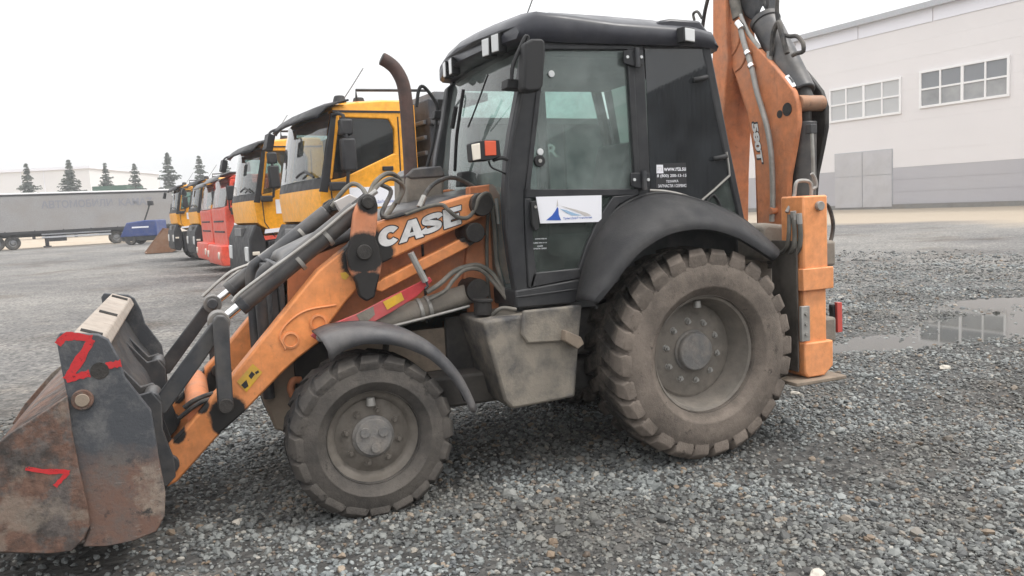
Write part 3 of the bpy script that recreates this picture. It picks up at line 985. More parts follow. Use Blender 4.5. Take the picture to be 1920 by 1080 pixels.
def tipper(first):
    """cab-over tipper, front left corner at the origin, facing +x, width towards -y"""
    t = empty('tipper_truck')
    Wd = 2.45
    mk = lambda pts, y0, y1: MB().prism([Vector((x, y0, z)) for x, z in pts], (0, y1 - y0, 0))
    # cab body: lower front and doors, pillars and roof, with open window apertures
    body = MB()
    lowp = [(0.02, 1.62), (0.05, 2.0), (0.0, 2.22), (-0.06, 2.16), (-0.3, 2.20), (-1.05, 2.52), (-1.38, 2.52), (-1.38, 1.30), (-0.55, 1.30), (-0.05, 1.55)]
    body.prism([Vector((x, 0, z)) for x, z in lowp], (0, -0.06, 0))
    body.prism([Vector((x, -Wd, z)) for x, z in lowp], (0, 0.06, 0))
    def front_row(x, z):
        return [Vector((x, -0.03, z)), Vector((x + 0.05, -0.22, z)), Vector((x + 0.07, -Wd / 2, z)), Vector((x + 0.05, -Wd + 0.22, z)), Vector((x, -Wd + 0.03, z))]
    body.loft([front_row(0.02, 1.62), front_row(0.05, 1.95), front_row(0.045, 2.06)])
    MB().loft([front_row(0.046, 2.06), front_row(0.03, 2.14), front_row(0.004, 2.21)]).build('windscreen_panel', 'truck_black', t)
    for y0, y1 in ((0, -0.06), (-Wd, -Wd + 0.06)):
        body.prism([Vector((x, y0, z)) for x, z in ((-0.06, 2.17), (-0.14, 2.19), (-0.30, 3.04), (-0.22, 3.08))], (0, y1 - y0, 0))
        body.prism([Vector((x, y0, z)) for x, z in ((-0.22, 3.06), (-0.30, 3.02), (-1.0, 3.00), (-1.08, 2.86), (-1.05, 2.50), (-1.38, 2.50), (-1.38, 3.10), (-0.3, 3.10))], (0, y1 - y0, 0))
    cabm = body.build('cab', 'truck_orange', t, 0.015)
    rf_ = []
    for x, z, w in ((-0.16, 3.10, 0.02), (-0.22, 3.20, 0.03), (-0.5, 3.26, 0.03), (-1.0, 3.30, 0.03), (-1.38, 3.30, 0.03)):
        rf_.append([Vector((x, -w, 3.10)), Vector((x, -w - 0.03, z - 0.04)), Vector((x, -0.25, z)), Vector((x, -Wd + 0.25, z)), Vector((x, -Wd + w + 0.03, z - 0.04)), Vector((x, -Wd + w, 3.10))])
    rfo = MB().loft(rf_, False, True).build('roof', 'truck_orange', t, 0.01)
    MB().box(-1.38, -0.2, -0.004, 0.008, 3.085, 3.115).build('roof_seam', 'truck_black', rfo)
    MB().box(-1.40, -1.36, -Wd, 0, 1.3, 3.2).build('cab_back', 'truck_orange', t)
    # black windscreen corner, windscreen, side glass
    for y0, y1 in ((0.004, -0.06), (-Wd - 0.004, -Wd + 0.06)):
        MB().prism([Vector((x, y0, z)) for x, z in ((0.055, 2.02), (0.005, 2.22), (-0.19, 3.08), (-0.26, 3.08), (-0.10, 2.17), (-0.06, 2.0))], (0, y1 - y0, 0)).build('corner_panel', 'truck_black', t, 0.01)
    wsr = []
    for x, z in ((0.01, 2.2), (-0.05, 2.5), (-0.12, 2.85), (-0.18, 3.10)):
        wsr.append([Vector((x + b_, y, z)) for y, b_ in ((-0.03, 0), (-0.22, 0.05), (-Wd / 2, 0.09), (-Wd + 0.22, 0.05), (-Wd + 0.03, 0))])
    MB().loft(wsr).build('windscreen', 'truck_glass', t, smooth=70)
    for y in (-0.03, -Wd + 0.03):
        MB().prism([Vector((x, y, z)) for x, z in ((-0.14, 2.18), (-0.3, 2.20), (-1.06, 2.52), (-1.06, 2.86), (-1.0, 3.02), (-0.3, 3.04))], (0, -0.008, 0)).build('door_window', 'truck_side_glass' if (first and y > -1) else 'truck_side_clear', t)
    gp = MB()
    for (x0, z0), (x1, z1) in (((-0.30, 1.32), (-0.12, 1.62)), ((-0.12, 1.62), (-0.10, 2.17)), ((-1.12, 1.30), (-1.14, 3.03))):
        gp.tube([(x0, 0.001, z0), (x1, 0.001, z1)], 0.010, 6, 0)
    gp.build('door_gap', 'truck_black', t)
    dh_ = MB().box(-1.02, -0.86, 0.0, 0.03, 2.28, 2.34).build('door_handle', 'truck_black', t, 0.008)
    # seats and wheel
    MB().box(-1.2, -0.75, -0.8, -0.3, 1.7, 2.0).box(-1.3, -1.1, -0.8, -0.3, 1.9, 2.75).build('seat', 'truck_black', t, 0.05)
    MB().box(-0.3, -0.06, -Wd + 0.1, -0.1, 1.75, 2.15).build('dashboard', 'truck_black', t, 0.03)
    # bumper and step
    bmp = MB()
    bmp.prism([Vector((x, -0.02, z)) for x, z in ((0.16, 0.50), (0.22, 0.62), (0.20, 1.30), (0.06, 1.60), (-0.04, 1.54), (-0.12, 1.25), (-0.14, 0.75), (-0.02, 0.46))], (0, -Wd + 0.04, 0))
    bo = bmp.build('bumper', 'truck_black', t, 0.04)
    for y in (-0.30, -Wd + 0.30):
        MB().box(0.18, 0.235, y - 0.16, y + 0.16, 0.85, 1.15).build('headlight', 'lamp_white', bo, 0.02)
    MB().box(0.02, 0.16, -0.022, 0.0, 0.98, 1.05).build('corner_lamp', 'lamp_cream', bo, 0.01)
    MB().box(0.10, 0.20, -1.6, -0.85, 1.35, 1.52).build('grille', 'truck_grey', bo, 0.01)
    MB().prism([Vector((x, 0.0, z)) for x, z in ((-0.40, 0.45), (-0.16, 0.45), (-0.16, 1.25), (-0.50, 1.28))], (0, -0.5, 0)).build('step', 'truck_black', t, 0.02)
    MB().prism([Vector((x, 0.012, z)) for x, z in ((-0.10, 1.40), (-1.10, 1.46), (-1.10, 1.54), (-0.12, 1.48))], (0, -0.02, 0)).build('door_stripe', 'sign_white', t)
    # visor, mirrors, roof horns and rack
    vs_ = []
    for x, z in ((-0.38, 3.25), (-0.24, 3.22), (-0.06, 3.15), (0.05, 3.05), (0.07, 3.01)):
        vs_.append([Vector((x + b_, y, z)) for y, b_ in ((0.04, -0.05), (-0.28, 0.06), (-Wd / 2, 0.10), (-Wd + 0.28, 0.06), (-Wd - 0.04, -0.05))])
    MB().loft(vs_).build('sun_visor', 'truck_black', t, smooth=60, solid=0.03)
    fm_ = MB().tube([(0.02, -Wd + 0.3, 3.10), (0.18, -Wd + 0.35, 3.04), (0.24, -Wd + 0.4, 2.95)], 0.02, 8, 3)
    fm_.obox((0.24, -Wd + 0.42, 2.86), Vector((0.05, 0, 0.02)), Vector((0, 0.14, 0)), Vector((-0.03, 0, 0.12)))
    fm_.build('front_mirror', 'truck_black', t, 0.02)
    for y, sgn in ((0.05, 1), (-Wd - 0.05, -1)):
        mm = MB().box(-0.44, -0.24, y, y + sgn * 0.16, 2.28, 2.72).box(-0.42, -0.24, y, y + sgn * 0.15, 2.76, 2.98)
        mo = mm.build('mirror', 'truck_black', t, 0.03)
        MB().tube([(-0.2, y - sgn * 0.05, 3.04), (-0.30, y + sgn * 0.1, 3.03), (-0.32, y + sgn * 0.12, 2.6), (-0.30, y + sgn * 0.1, 2.12), (-0.16, y - sgn * 0.05, 2.08)], 0.025, 8, 2).build('mirror_arm', 'truck_black', mo)
        MB().box(-0.28, -0.06, min(y, y + sgn * 0.12), max(y, y + sgn * 0.12), 2.02, 2.14).build('arm_foot', 'truck_black', mo, 0.02)
    for x, y in ((-0.42, -0.35), (-0.75, -0.5)):
        MB().cyl((x, y, 3.26), (x, y, 3.36), 0.10, 0.07, 14).build('beacon', 'truck_black', t, 0.015)
    MB().tube([(-0.5, -0.5, 3.3), (-0.65, -0.5, 3.5), (-0.85, -0.5, 3.78)], 0.008, 6, 2).build('antenna', 'truck_grey', t)
    # wipers
    MB().tube([(0.08, -0.15, 2.22), (0.11, -0.5, 2.32), (0.13, -0.9, 2.26)], 0.018, 6, 2).build('wiper', 'truck_black', t)
    # door sign
    sgn_ = MB().box(-1.06, -0.36, 0.001, 0.006, 1.78, 2.06)
    so_ = sgn_.build('door_sign', 'sign_white', t)
    MB().add([(-0.48, 0.008, 1.82), (-0.64, 0.008, 1.82), (-0.60, 0.008, 1.98)], [(0, 1, 2)]).build('sign_emblem', 'sign_blue', so_, smooth=0, recalc=False)
    lettering('sign_lettering', 'ТрансДорТехнология', [(-0.66, 0.008, 1.82), (-1.0, 0.008, 1.82), (-1.0, 0.008, 1.87), (-0.66, 0.008, 1.87)], 'sign_blue', so_)
    # chassis, tipping body
    MB().box(-7.2, 0.0, -1.75, -1.55, 0.75, 1.05).box(-7.2, 0.0, -0.9, -0.7, 0.75, 1.05).box(-7.2, -0.1, -1.55, -0.9, 0.8, 0.9).build('chassis', 'truck_black', t)
    for x in (-0.85, -4.9):
        truck_wheel(t, x, -0.06)
        o = truck_wheel(t, x, -Wd + 0.36)
    MB().box(-2.1, -1.5, -0.75, -0.10, 0.6, 1.25).build('fuel_tank', 'truck_grey', t, 0.06)
    db = MB()
    db.box(-6.4, -1.75, -Wd, 0.0, 1.25, 2.95)
    db.box(-1.78, -1.62, -Wd, 0.02, 1.25, 3.30)
    dbo = db.build('tipping_body', 'dump_dark', t, 0.03)
    for i in range(8):
        MB().box(-1.62, -1.57, -Wd + 0.1, -0.1, 1.4 + i * 0.22, 1.46 + i * 0.22).build('body_rib', 'truck_grey', dbo, 0.01)
    for i in range(6):
        MB().box(-2.5 - i * 0.75, -2.4 - i * 0.75, 0.0, 0.07, 1.3, 2.95).build('body_rib', 'dump_dark', dbo, 0.01)
    MB().box(-6.4, -1.6, -0.02, 0.09, 2.92, 3.02).build('body_rail', 'dump_dark', dbo, 0.01)
    MB().box(-2.6, -1.72, -Wd, 0.0, 3.28, 3.40).build('cab_guard', 'truck_grey', dbo, 0.01) if first else None
    rk = MB().tube([(-0.62, -0.2, 3.28), (-0.62, -0.2, 3.42), (-1.7, -0.2, 3.44)], 0.022, 6, 0)
    rk.build('roof_rail', 'truck_black', t)
    return t

def put(o, u, Z, dx=0.0):
    p = at_depth(u, Z)
    o.location = (p.x, p.y, ground_z(p.x, p.y))
    o.rotation_euler = (0, 0, EA)
GT = 'orange tipper trucks parked in a row'
T1 = tipper(True)
put(T1, 610, 10.95)
tag(T1, 'largest orange tipper truck, right behind the loader arms of the backhoe', 'truck', GT)
lettering('body_lettering', 'ER', [(-3.35, 0.08, 2.42), (-3.75, 0.08, 2.42), (-3.75, 0.08, 2.62), (-3.35, 0.08, 2.62)], 'sign_grey', [c for c in T1.children if c.name.startswith('tipping_body')][0], 0.02)
T2 = tipper(False)
put(T2, 484, 15.8)
tag(T2, 'second nearest orange tipper truck, between the largest orange truck and the red trucks', 'truck', GT)
for u, Z, lab in ((374, 29.5, 'orange tipper truck just beyond the two red trucks'), (334, 34.0, 'farthest orange tipper truck, next to the rusty loader bucket')):
    c = copy_tree(T2)
    put(c, u, Z)
    c['label'] = lab

def red_truck():
    t = empty('red_truck')
    Wd = 2.45
    b = MB()
    lowp = [(0.0, 0.95), (0.02, 2.05), (-0.05, 2.10), (-1.0, 2.15), (-1.9, 2.15), (-1.9, 0.95)]
    b.prism([Vector((x, 0, z)) for x, z in lowp], (0, -Wd, 0))
    for y0, y1 in ((0, -0.07), (-Wd, -Wd + 0.07)):
        b.prism([Vector((x, y0, z)) for x, z in ((-0.05, 2.08), (-0.17, 2.10), (-0.30, 2.72), (-0.95, 2.72), (-0.95, 2.12), (-1.9, 2.12), (-1.9, 2.85), (-0.20, 2.85))], (0, y1 - y0, 0))
    b.build('cab', 'truck_red', t, 0.04)
    MB().prism([Vector((x, 0, z)) for x, z in ((-0.15, 2.85), (-0.3, 2.95), (-1.9, 2.98), (-1.9, 2.85))], (0, -Wd, 0)).build('roof', 'truck_red', t, 0.03)
    MB().loft([[Vector((0.0, -0.05, 2.08)), Vector((0.06, -Wd / 2, 2.08)), Vector((0.0, -Wd + 0.05, 2.08))], [Vector((-0.17, -0.05, 2.85)), Vector((-0.11, -Wd / 2, 2.85)), Vector((-0.17, -Wd + 0.05, 2.85))]]).build('windscreen', 'truck_glass', t, smooth=70)
    MB().prism([Vector((x, -0.03, z)) for x, z in ((-0.17, 2.10), (-0.95, 2.12), (-0.95, 2.72), (-0.30, 2.72))], (0, -0.008, 0)).build('door_window', 'truck_side_glass', t)
    vs_ = [[Vector((x, y, z)) for y in (0.03, -Wd / 2, -Wd - 0.03)] for x, z in ((-0.5, 3.02), (-0.2, 3.03), (0.05, 2.95), (0.18, 2.80))]
    MB().loft(vs_).build('sun_visor', 'truck_grey', t, smooth=60, solid=0.03)
    bmp = MB().prism([Vector((x, 0.02, z)) for x, z in ((0.18, 0.42), (0.24, 0.60), (0.20, 1.0), (-0.25, 1.0), (-0.30, 0.50), (-0.9, 0.42))], (0, -Wd - 0.04, 0)).build('bumper', 'truck_red', t, 0.05)
    for y in (-0.22, -Wd + 0.22):
        MB().cyl((0.18, y, 0.72), (0.26, y, 0.72), 0.11, n=18).build('headlight', 'lamp_cream', bmp, 0.01)
    for i in range(2):
        MB().box(0.01, 0.03, -Wd + 0.35, -0.35, 1.35 + i * 0.3, 1.40 + i * 0.3).build('grille_slat', 'truck_black', t, 0.01)
    MB().cyl((-0.15, -0.02, 1.25), (-0.15, 0.02, 1.25), 0.07, n=14).build('side_marker', 'truck_black', t)
    MB().box(-0.62, -0.2, 0.0, 0.01, 1.38, 1.62).build('door_sign', 'sign_white', t)
    MB().box(-0.65, -0.12, 0.0, 0.008, 1.25, 1.34).build('door_stripe', 'truck_orange', t)
    mo = MB().box(-0.3, -0.12, 0.06, 0.24, 1.85, 2.05).box(-0.25, -0.05, 0.05, 0.22, 2.25, 2.65).build('mirror', 'truck_black', t, 0.03)
    MB().tube([(-0.15, -0.02, 2.7), (-0.1, 0.12, 2.7), (-0.1, 0.12, 2.0), (-0.15, -0.02, 1.95)], 0.02, 6, 0).build('mirror_arm', 'truck_black', mo)
    MB().box(-6.5, -1.95, -1.75, -0.7, 0.7, 1.0).build('chassis', 'truck_black', t)
    MB().box(-6.4, -2.1, -Wd, 0, 1.1, 2.6).build('tipping_body', 'truck_red', t, 0.04)
    for x in (-1.1, -4.8):
        truck_wheel(t, x, -0.04)
        truck_wheel(t, x, -Wd + 0.34)
    return t
GR = 'red trucks between the orange ones'
R1 = red_truck()
put(R1, 424, 22.3)
tag(R1, 'nearer red truck with grey sun visor, beside the second orange truck', 'truck', GR)
R2 = copy_tree(R1)
put(R2, 397, 25.9)
R2['label'] = 'farther red truck, mostly hidden behind the other red truck'

# ================================================================ far left: trailer, blue machine, loader bucket, trees
surf('curtain', (0.30, 0.292, 0.292), 0.6, (0.26, 0.235, 0.21), 0.6, 0.6, gamt=0.1, gscale=0.8)
plain('curtain_print', (0.225, 0.228, 0.255), 0.7)
surf('blue_paint', (0.02, 0.05, 0.20), 0.4, DUST, 0.2, 2, gamt=0.1)
TA, TB = at_depth(-130, 54), at_depth(330, 63.5)
tz = 0.28
td = (TB - TA)
tL = td.length
td.normalize()
tl_ = empty('box_trailer', (TA.x, TA.y, tz), math.atan2(td.y, td.x))
tag(tl_, 'long grey curtain-sided trailer with faded lettering at the far left', 'trailer')
# local frame: x along the trailer to the right, near side at y=0, body away from the camera (+y is away or towards)
sg_ = -1 if Vector((-td.y, td.x, 0)).dot(CAM - TA) > 0 else 1
def tbox(name, x0, x1, y0, y1, z0, z1, mat, parent=None, bevel=0.0):
    return MB().box(x0, x1, sg_ * y0, sg_ * y1, z0, z1).build(name, mat, parent or tl_, bevel)
tbox('curtain', 0, tL, 0, 2.5, 1.25, 3.86, 'curtain', bevel=0.03)
tbox('roof', -0.02, tL + 0.02, -0.01, 2.51, 3.90, 4.02, 'frame_white', bevel=0.03)
tbox('curtain_rail', -0.02, tL + 0.02, -0.03, 2.5, 3.80, 3.90, 'truck_black')
tbox('side_rail', 0, tL, -0.02, 2.5, 1.08, 1.26, 'truck_black')
tbox('underrun_bar', 6.5, tL * 0.70, 0.05, 0.12, 0.72, 0.84, 'roof_edge')
tbox('underrun_bar', 6.5, tL * 0.70, 0.05, 0.12, 0.95, 1.05, 'roof_edge')
tbox('chassis_beam', 0, tL, 0.8, 1.7, 0.85, 1.1, 'truck_black')
tbox('toolbox', 7.0, 8.1, 0.1, 0.8, 0.45, 1.05, 'truck_black', bevel=0.03)
for i in range(9):
    x = 0.6 + i * (tL - 1.2) / 8
    tbox('curtain_strap', x - 0.03, x + 0.03, -0.015, 0.0, 1.10, 1.32, 'truck_black')
def x_at(u):
    p = P(u, 433 - 0.0506 * u, pl=(TA, Vector((-td.y, td.x, 0))))
    return (p - TA).dot(td)
for u in (22, -8, 217):
    t = MB().lathe([(0.26, 0), (0.30, 0.02), (0.45, 0.02), (0.50, -0.03), (0.50, -0.33), (0.26, -0.33)], (0, 0, 0), 28)
    o = t.build('wheel', 'truck_tyre', tl_)
    o.location = (x_at(u), sg_ * 0.15, 0.50)
    o.rotation_euler = (0, 0, 0 if sg_ < 0 else math.pi)
    MB().lathe([(0.27, 0.0), (0.2, -0.06), (0.12, 0.02), (0.0, 0.02), (0.0, -0.1), (0.27, -0.1)], (0, 0, 0), 20, closed=False).build('rim', 'truck_grey', o)
xw = x_at(87)
tbox('landing_leg', xw - 0.12, xw + 0.12, 0.3, 0.5, 0.15, 1.1, 'truck_black')
tbox('leg_foot', xw - 0.25, xw + 0.25, 0.25, 0.55, 0.05, 0.15, 'truck_black')
for s_, u0, u1 in (('АВТОМОБИЛИ', 82, 215), ('KAMAZ', 227, 290)):
    xa, xb = x_at(u0), x_at(u1)
    z0, z1 = 2.55 + 0.30, 3.42
    yy = -sg_ * 0.012
    lettering('curtain_lettering', s_, [(xa, yy, z0), (xb, yy, z0), (xb, yy, z1), (xa, yy, z1)], 'curtain_print', tl_, 0.02)

# blue machine and rusty bucket in front of the trailer
bl0 = at_depth(263, 55)
bm_ = empty('blue_machine', (bl0.x, bl0.y, ground_z(bl0.x, bl0.y)), HEAD * 0 + R_(-18))
tag(bm_, 'low blue vehicle front in the distance between trailer and orange trucks', 'vehicle')
fx = Vector((1, 0, 0))
MB().prism([Vector((x, 1.0, z)) for x, z in ((1.05, 0.55), (0.55, 1.50), (-0.6, 1.62), (-1.4, 1.62), (-1.4, 0.55))], (0, -2.0, 0)).build('hood', 'blue_paint', bm_, 0.06)
MB().box(-1.3, 0.95, -0.95, 0.95, 0.25, 0.56).build('underbody', 'truck_black', bm_, 0.04)
MB().box(-0.9, 0.2, 1.001, 1.012, 1.12, 1.22).build('stripe', 'sign_white', bm_)
MB().tube([(-0.6, 0.8, 1.6), (-0.9, 0.8, 2.3), (-1.05, 0.8, 2.75)], 0.05, 8, 2).box(-1.25, -0.95, 0.65, 0.95, 2.6, 2.9).build('mirror', 'truck_black', bm_)
for y in (0.85, -0.85):
    o = MB().lathe([(0.2, 0), (0.36, 0.02), (0.4, -0.05), (0.4, -0.25), (0.2, -0.25)], (0, 0, 0), 24).build('wheel', 'truck_tyre', bm_)
    o.location = (0.4, y + 0.12, 0.4)
rb0 = at_depth(300, 42)
rb_ = empty('loader_bucket', (rb0.x, rb0.y, ground_z(rb0.x, rb0.y)), R_(4))
tag(rb_, 'rusty brown loader bucket on the ground in front of the farthest orange truck', 'bucket')
surf('rust_brown', (0.22, 0.11, 0.06), 0.75, (0.28, 0.2, 0.14), 0.5, 2, gamt=0.3)
pf = [(0.85, 0.0), (-0.15, 1.25), (-0.5, 1.2), (-0.75, 0.7), (-0.7, 0.15), (-0.4, 0.0)]
for y in (1.1, -1.14):
    MB().prism([Vector((x, y, z)) for x, z in pf], (0, 0.04, 0)).build('side_plate', 'rust_brown', rb_, 0.01)
MB().loft([[Vector((x, 1.1, z)), Vector((x, -1.1, z))] for x, z in ((0.85, 0.02), (-0.4, 0.02), (-0.7, 0.17), (-0.74, 0.7), (-0.5, 1.19), (-0.15, 1.24))]).build('shell', 'rust_brown', rb_, solid=0.03)

# pale hall and green shed behind the trailer
surf('far_white', (0.72, 0.71, 0.71), 0.7, (0.6, 0.58, 0.57), 0.2, 0.2, gamt=0.0)
surf('green_roof', (0.035, 0.12, 0.075), 0.6, DUST, 0.2, 0.5, gamt=0.0)
A0, A1 = at_depth(-120, 150), at_depth(178, 150)
dv = (A1 - A0)
Lh = dv.length
fh = empty('far_warehouse', A0, math.atan2(dv.y, dv.x))
tag(fh, 'very pale warehouse behind the spruces at the far left', 'building')
zt2 = P(60, 316, pl=(A0, Vector((-dv.y, dv.x, 0)))).z
MB().box(0, Lh, -sg_ * 0.0, sg_ * 30, -0.5, zt2 - 0.5).build('wall', 'far_white', fh)
MB().box(-0.3, Lh + 0.3, sg_ * -0.3, sg_ * 30, zt2 - 0.5, zt2).build('roof', 'wall_top', fh)
for i in range(6):
    x = Lh * (i + 1) / 7
    MB().box(x - 0.06, x + 0.06, sg_ * -0.06, 0.0, 0, zt2 - 0.5).build('panel_joint', 'wall_top', fh)
for i in range(3):
    x = 6 + i * 9
    wn = MB().box(x, x + 3, sg_ * -0.08, 0, 3, 5).build('window', 'frame_white', fh)
    MB().box(x + 0.2, x + 2.8, sg_ * -0.1, sg_ * -0.082, 3.2, 4.8).build('pane', 'hall_glass', wn)
G0, G1 = at_depth(184, 118), at_depth(243, 118)
dv = (G1 - G0)
Lg = dv.length
gs = empty('green_shed', G0, math.atan2(dv.y, dv.x))
tag(gs, 'flat dark green shed top between two spruces above the trailer', 'shed')
zg2 = P(212, 348, pl=(G0, Vector((-dv.y, dv.x, 0)))).z
MB().box(0, Lg, 0, sg_ * 5, 0, zg2 - 1.2).build('wall', 'green_roof', gs)
MB().box(-0.2, Lg + 0.2, sg_ * -0.2, sg_ * 5.2, zg2 - 1.2, zg2).build('roof', 'green_roof', gs)

# spruces
surf('bark', (0.09, 0.065, 0.05), 0.9, amt=0.0, gamt=0.2)
m, n, out = nodes('needles')
b = n.nodes.new('ShaderNodeBsdfPrincipled')
n.links.new(ramp(n, noise_fac(n, 1.4, 4), 0.3, 0.7, (0.050, 0.068, 0.054, 1), (0.12, 0.138, 0.11, 1)), b.inputs['Base Color'])
b.inputs['Roughness'].default_value = 0.75
n.links.new(b.outputs[0], out.inputs['Surface'])
def spruce(u, vt, Z, width, seed, label, sparse=1.0):
    rnd = random.Random(seed)
    p = at_depth(u, Z)
    t = empty('spruce_tree', (p.x, p.y, 0.2))
    d = FW + RT * ((u - 960) / F_PX) - UP * ((vt - 540) / F_PX)
    H = CAM.z + d.z * Z - 0.2
    MB().tube([(0, 0, -0.2), (0.04, 0, H * 0.5), (0, 0, H * 0.97)], lambda s: 0.20 * (1 - s) + 0.02, 8, 3).build('trunk', 'bark', t)
    c = MB()
    lev = int(H * 3.1)
    for i in range(lev):
        f = (i + rnd.random() * 0.6) / lev
        z = H * (0.10 + 0.90 * f)
        R = 1.55 * width * (1 - f) ** 0.9 * rnd.uniform(0.5, 1.2) + 0.05
        nbr = max(5, int((12 - 5 * f) * sparse))
        a0 = rnd.random() * 6.28
        for k in range(nbr):
            a = a0 + 6.28 * k / nbr + rnd.uniform(-0.3, 0.3)
            L = R * rnd.uniform(0.45, 1.25)
            dirv = Vector((math.cos(a), math.sin(a), 0))
            sd_ = Vector((-math.sin(a), math.cos(a), 0))
            nseg = max(3, int(L / 0.16))
            for q in range(nseg):
                s = (q + 0.5 + rnd.uniform(-0.3, 0.3)) / nseg
                base = dirv * (L * s) + Vector((0, 0, z - 0.30 * L * s + 0.20 * L * s * s + rnd.uniform(-0.1, 0.1)))
                for sd2 in (1, -1, 0):
                    w = 0.42 * (1.1 - 0.6 * s) * (1.1 - 0.65 * f) * rnd.uniform(0.7, 1.3)
                    tip = base + dirv * w * 0.8 + sd_ * sd2 * w + Vector((0, 0, -0.10 * rnd.random() - 0.05))
                    hw = (dirv if sd2 else sd_) * 0.12 + Vector((0, 0, 0.03 * rnd.uniform(-1, 1)))
                    c.add([base - hw, base + hw, tip + hw * 0.4 - Vector((0, 0, 0.10)), tip - hw * 0.4 - Vector((0, 0, 0.02))], [(0, 1, 2, 3)])
    c.build('crown', 'needles', t, smooth=0, recalc=False)
    tag(t, label, 'tree', 'spruces standing behind the trailer')
for k, (u, vt, Z, w, lab, sp_) in enumerate((
        (62, 306, 112, 2.1, 'leftmost spruce, bushy, in front of the pale warehouse', 1.15), (141, 299, 112, 2.4, 'widest spruce of the row, at the right end of the pale warehouse', 1.2),
        (208, 305, 120, 1.9, 'thin spruce rising right behind the green shed', 0.75), (262, 306, 116, 1.9, 'sparse spruce just right of the green shed', 0.85),
        (325, 284, 114, 2.0, 'tallest spruce, above the farthest orange truck', 1.1), (383, 291, 116, 1.8, 'spruce showing above the second farthest orange truck and red trucks', 1.0),
        (432, 297, 118, 1.8, 'rightmost spruce, half hidden by the front of the second orange truck', 1.0))):
    spruce(u, vt, Z, w, 100 + k, lab, sp_)

# ================================================================ backhoe loader
BH = empty('backhoe_loader')
tag(BH, 'muddy orange and black backhoe loader with front bucket, closest vehicle on the gravel', 'backhoe loader')

def ring_pts(c, r, n, a0=0.0):
    return [Vector((c[0] + r * math.cos(a0 + 2 * math.pi * i / n), c[1], c[2] + r * math.sin(a0 + 2 * math.pi * i / n))) for i in range(n)]

# ---------------------------------------------------------------- chassis
m = MB()
for s in (1, -1):
    m.box(-1.05, 2.50, s * 0.26, s * 0.36, 0.58, 0.92)
m.box(-0.35, 0.35, -0.30, 0.30, 0.48, 1.02)
m.box(0.9, 1.5, -0.36, 0.36, 0.42, 0.9)
chassis = m.build('chassis', 'chassis', BH, 0.01)
MB().box(-0.5, 1.75, -0.62, 0.62, 0.46, 0.66).build('belly_light_block', 'chassis', BH, 0.02)  # unseen slab added to block light and deepen shade under the machine
MB().box(-0.45, 1.1, -0.66, 0.66, 0.70, 1.0).build('transmission', 'chassis', BH, 0.03)  # added along with the slab to block more light
MB().box(1.18, 2.2, 0.362, 0.40, 0.66, 1.06).build('frame_plate', 'chassis_tan', BH, 0.006)
MB().cyl((0, -0.72, 0.70), (0, 0.72, 0.70), 0.13, n=24).box(-0.22, 0.22, -0.25, 0.25, 0.50, 0.92).build('rear_axle', 'chassis', BH, 0.01)
FX = P(702, 819, y=0.965).x
m = MB()
m.tube([(FX, -0.62, 0.47), (FX, -0.3, 0.50), (FX, 0, 0.47), (FX, 0.3, 0.50), (FX, 0.62, 0.47)], lambda t: 0.075 + 0.05 * math.exp(-((t - 0.5) / 0.12) ** 2), 16)
m.build('front_axle', 'chassis', BH)
nose = MB().slab([(482, 712), (520, 668), (560, 655), (600, 650), (600, 800), (540, 812), (516, 806)], 0.34, -0.34).build('nose_weight', 'chassis_tan', BH, 0.015)
MB().tube([P(563, 712, y=0.36), P(550, 714, y=0.38), P(545, 728, y=0.385), P(549, 742, y=0.38)], 0.022, 10).build('tow_hook', 'orange_faded', nose)

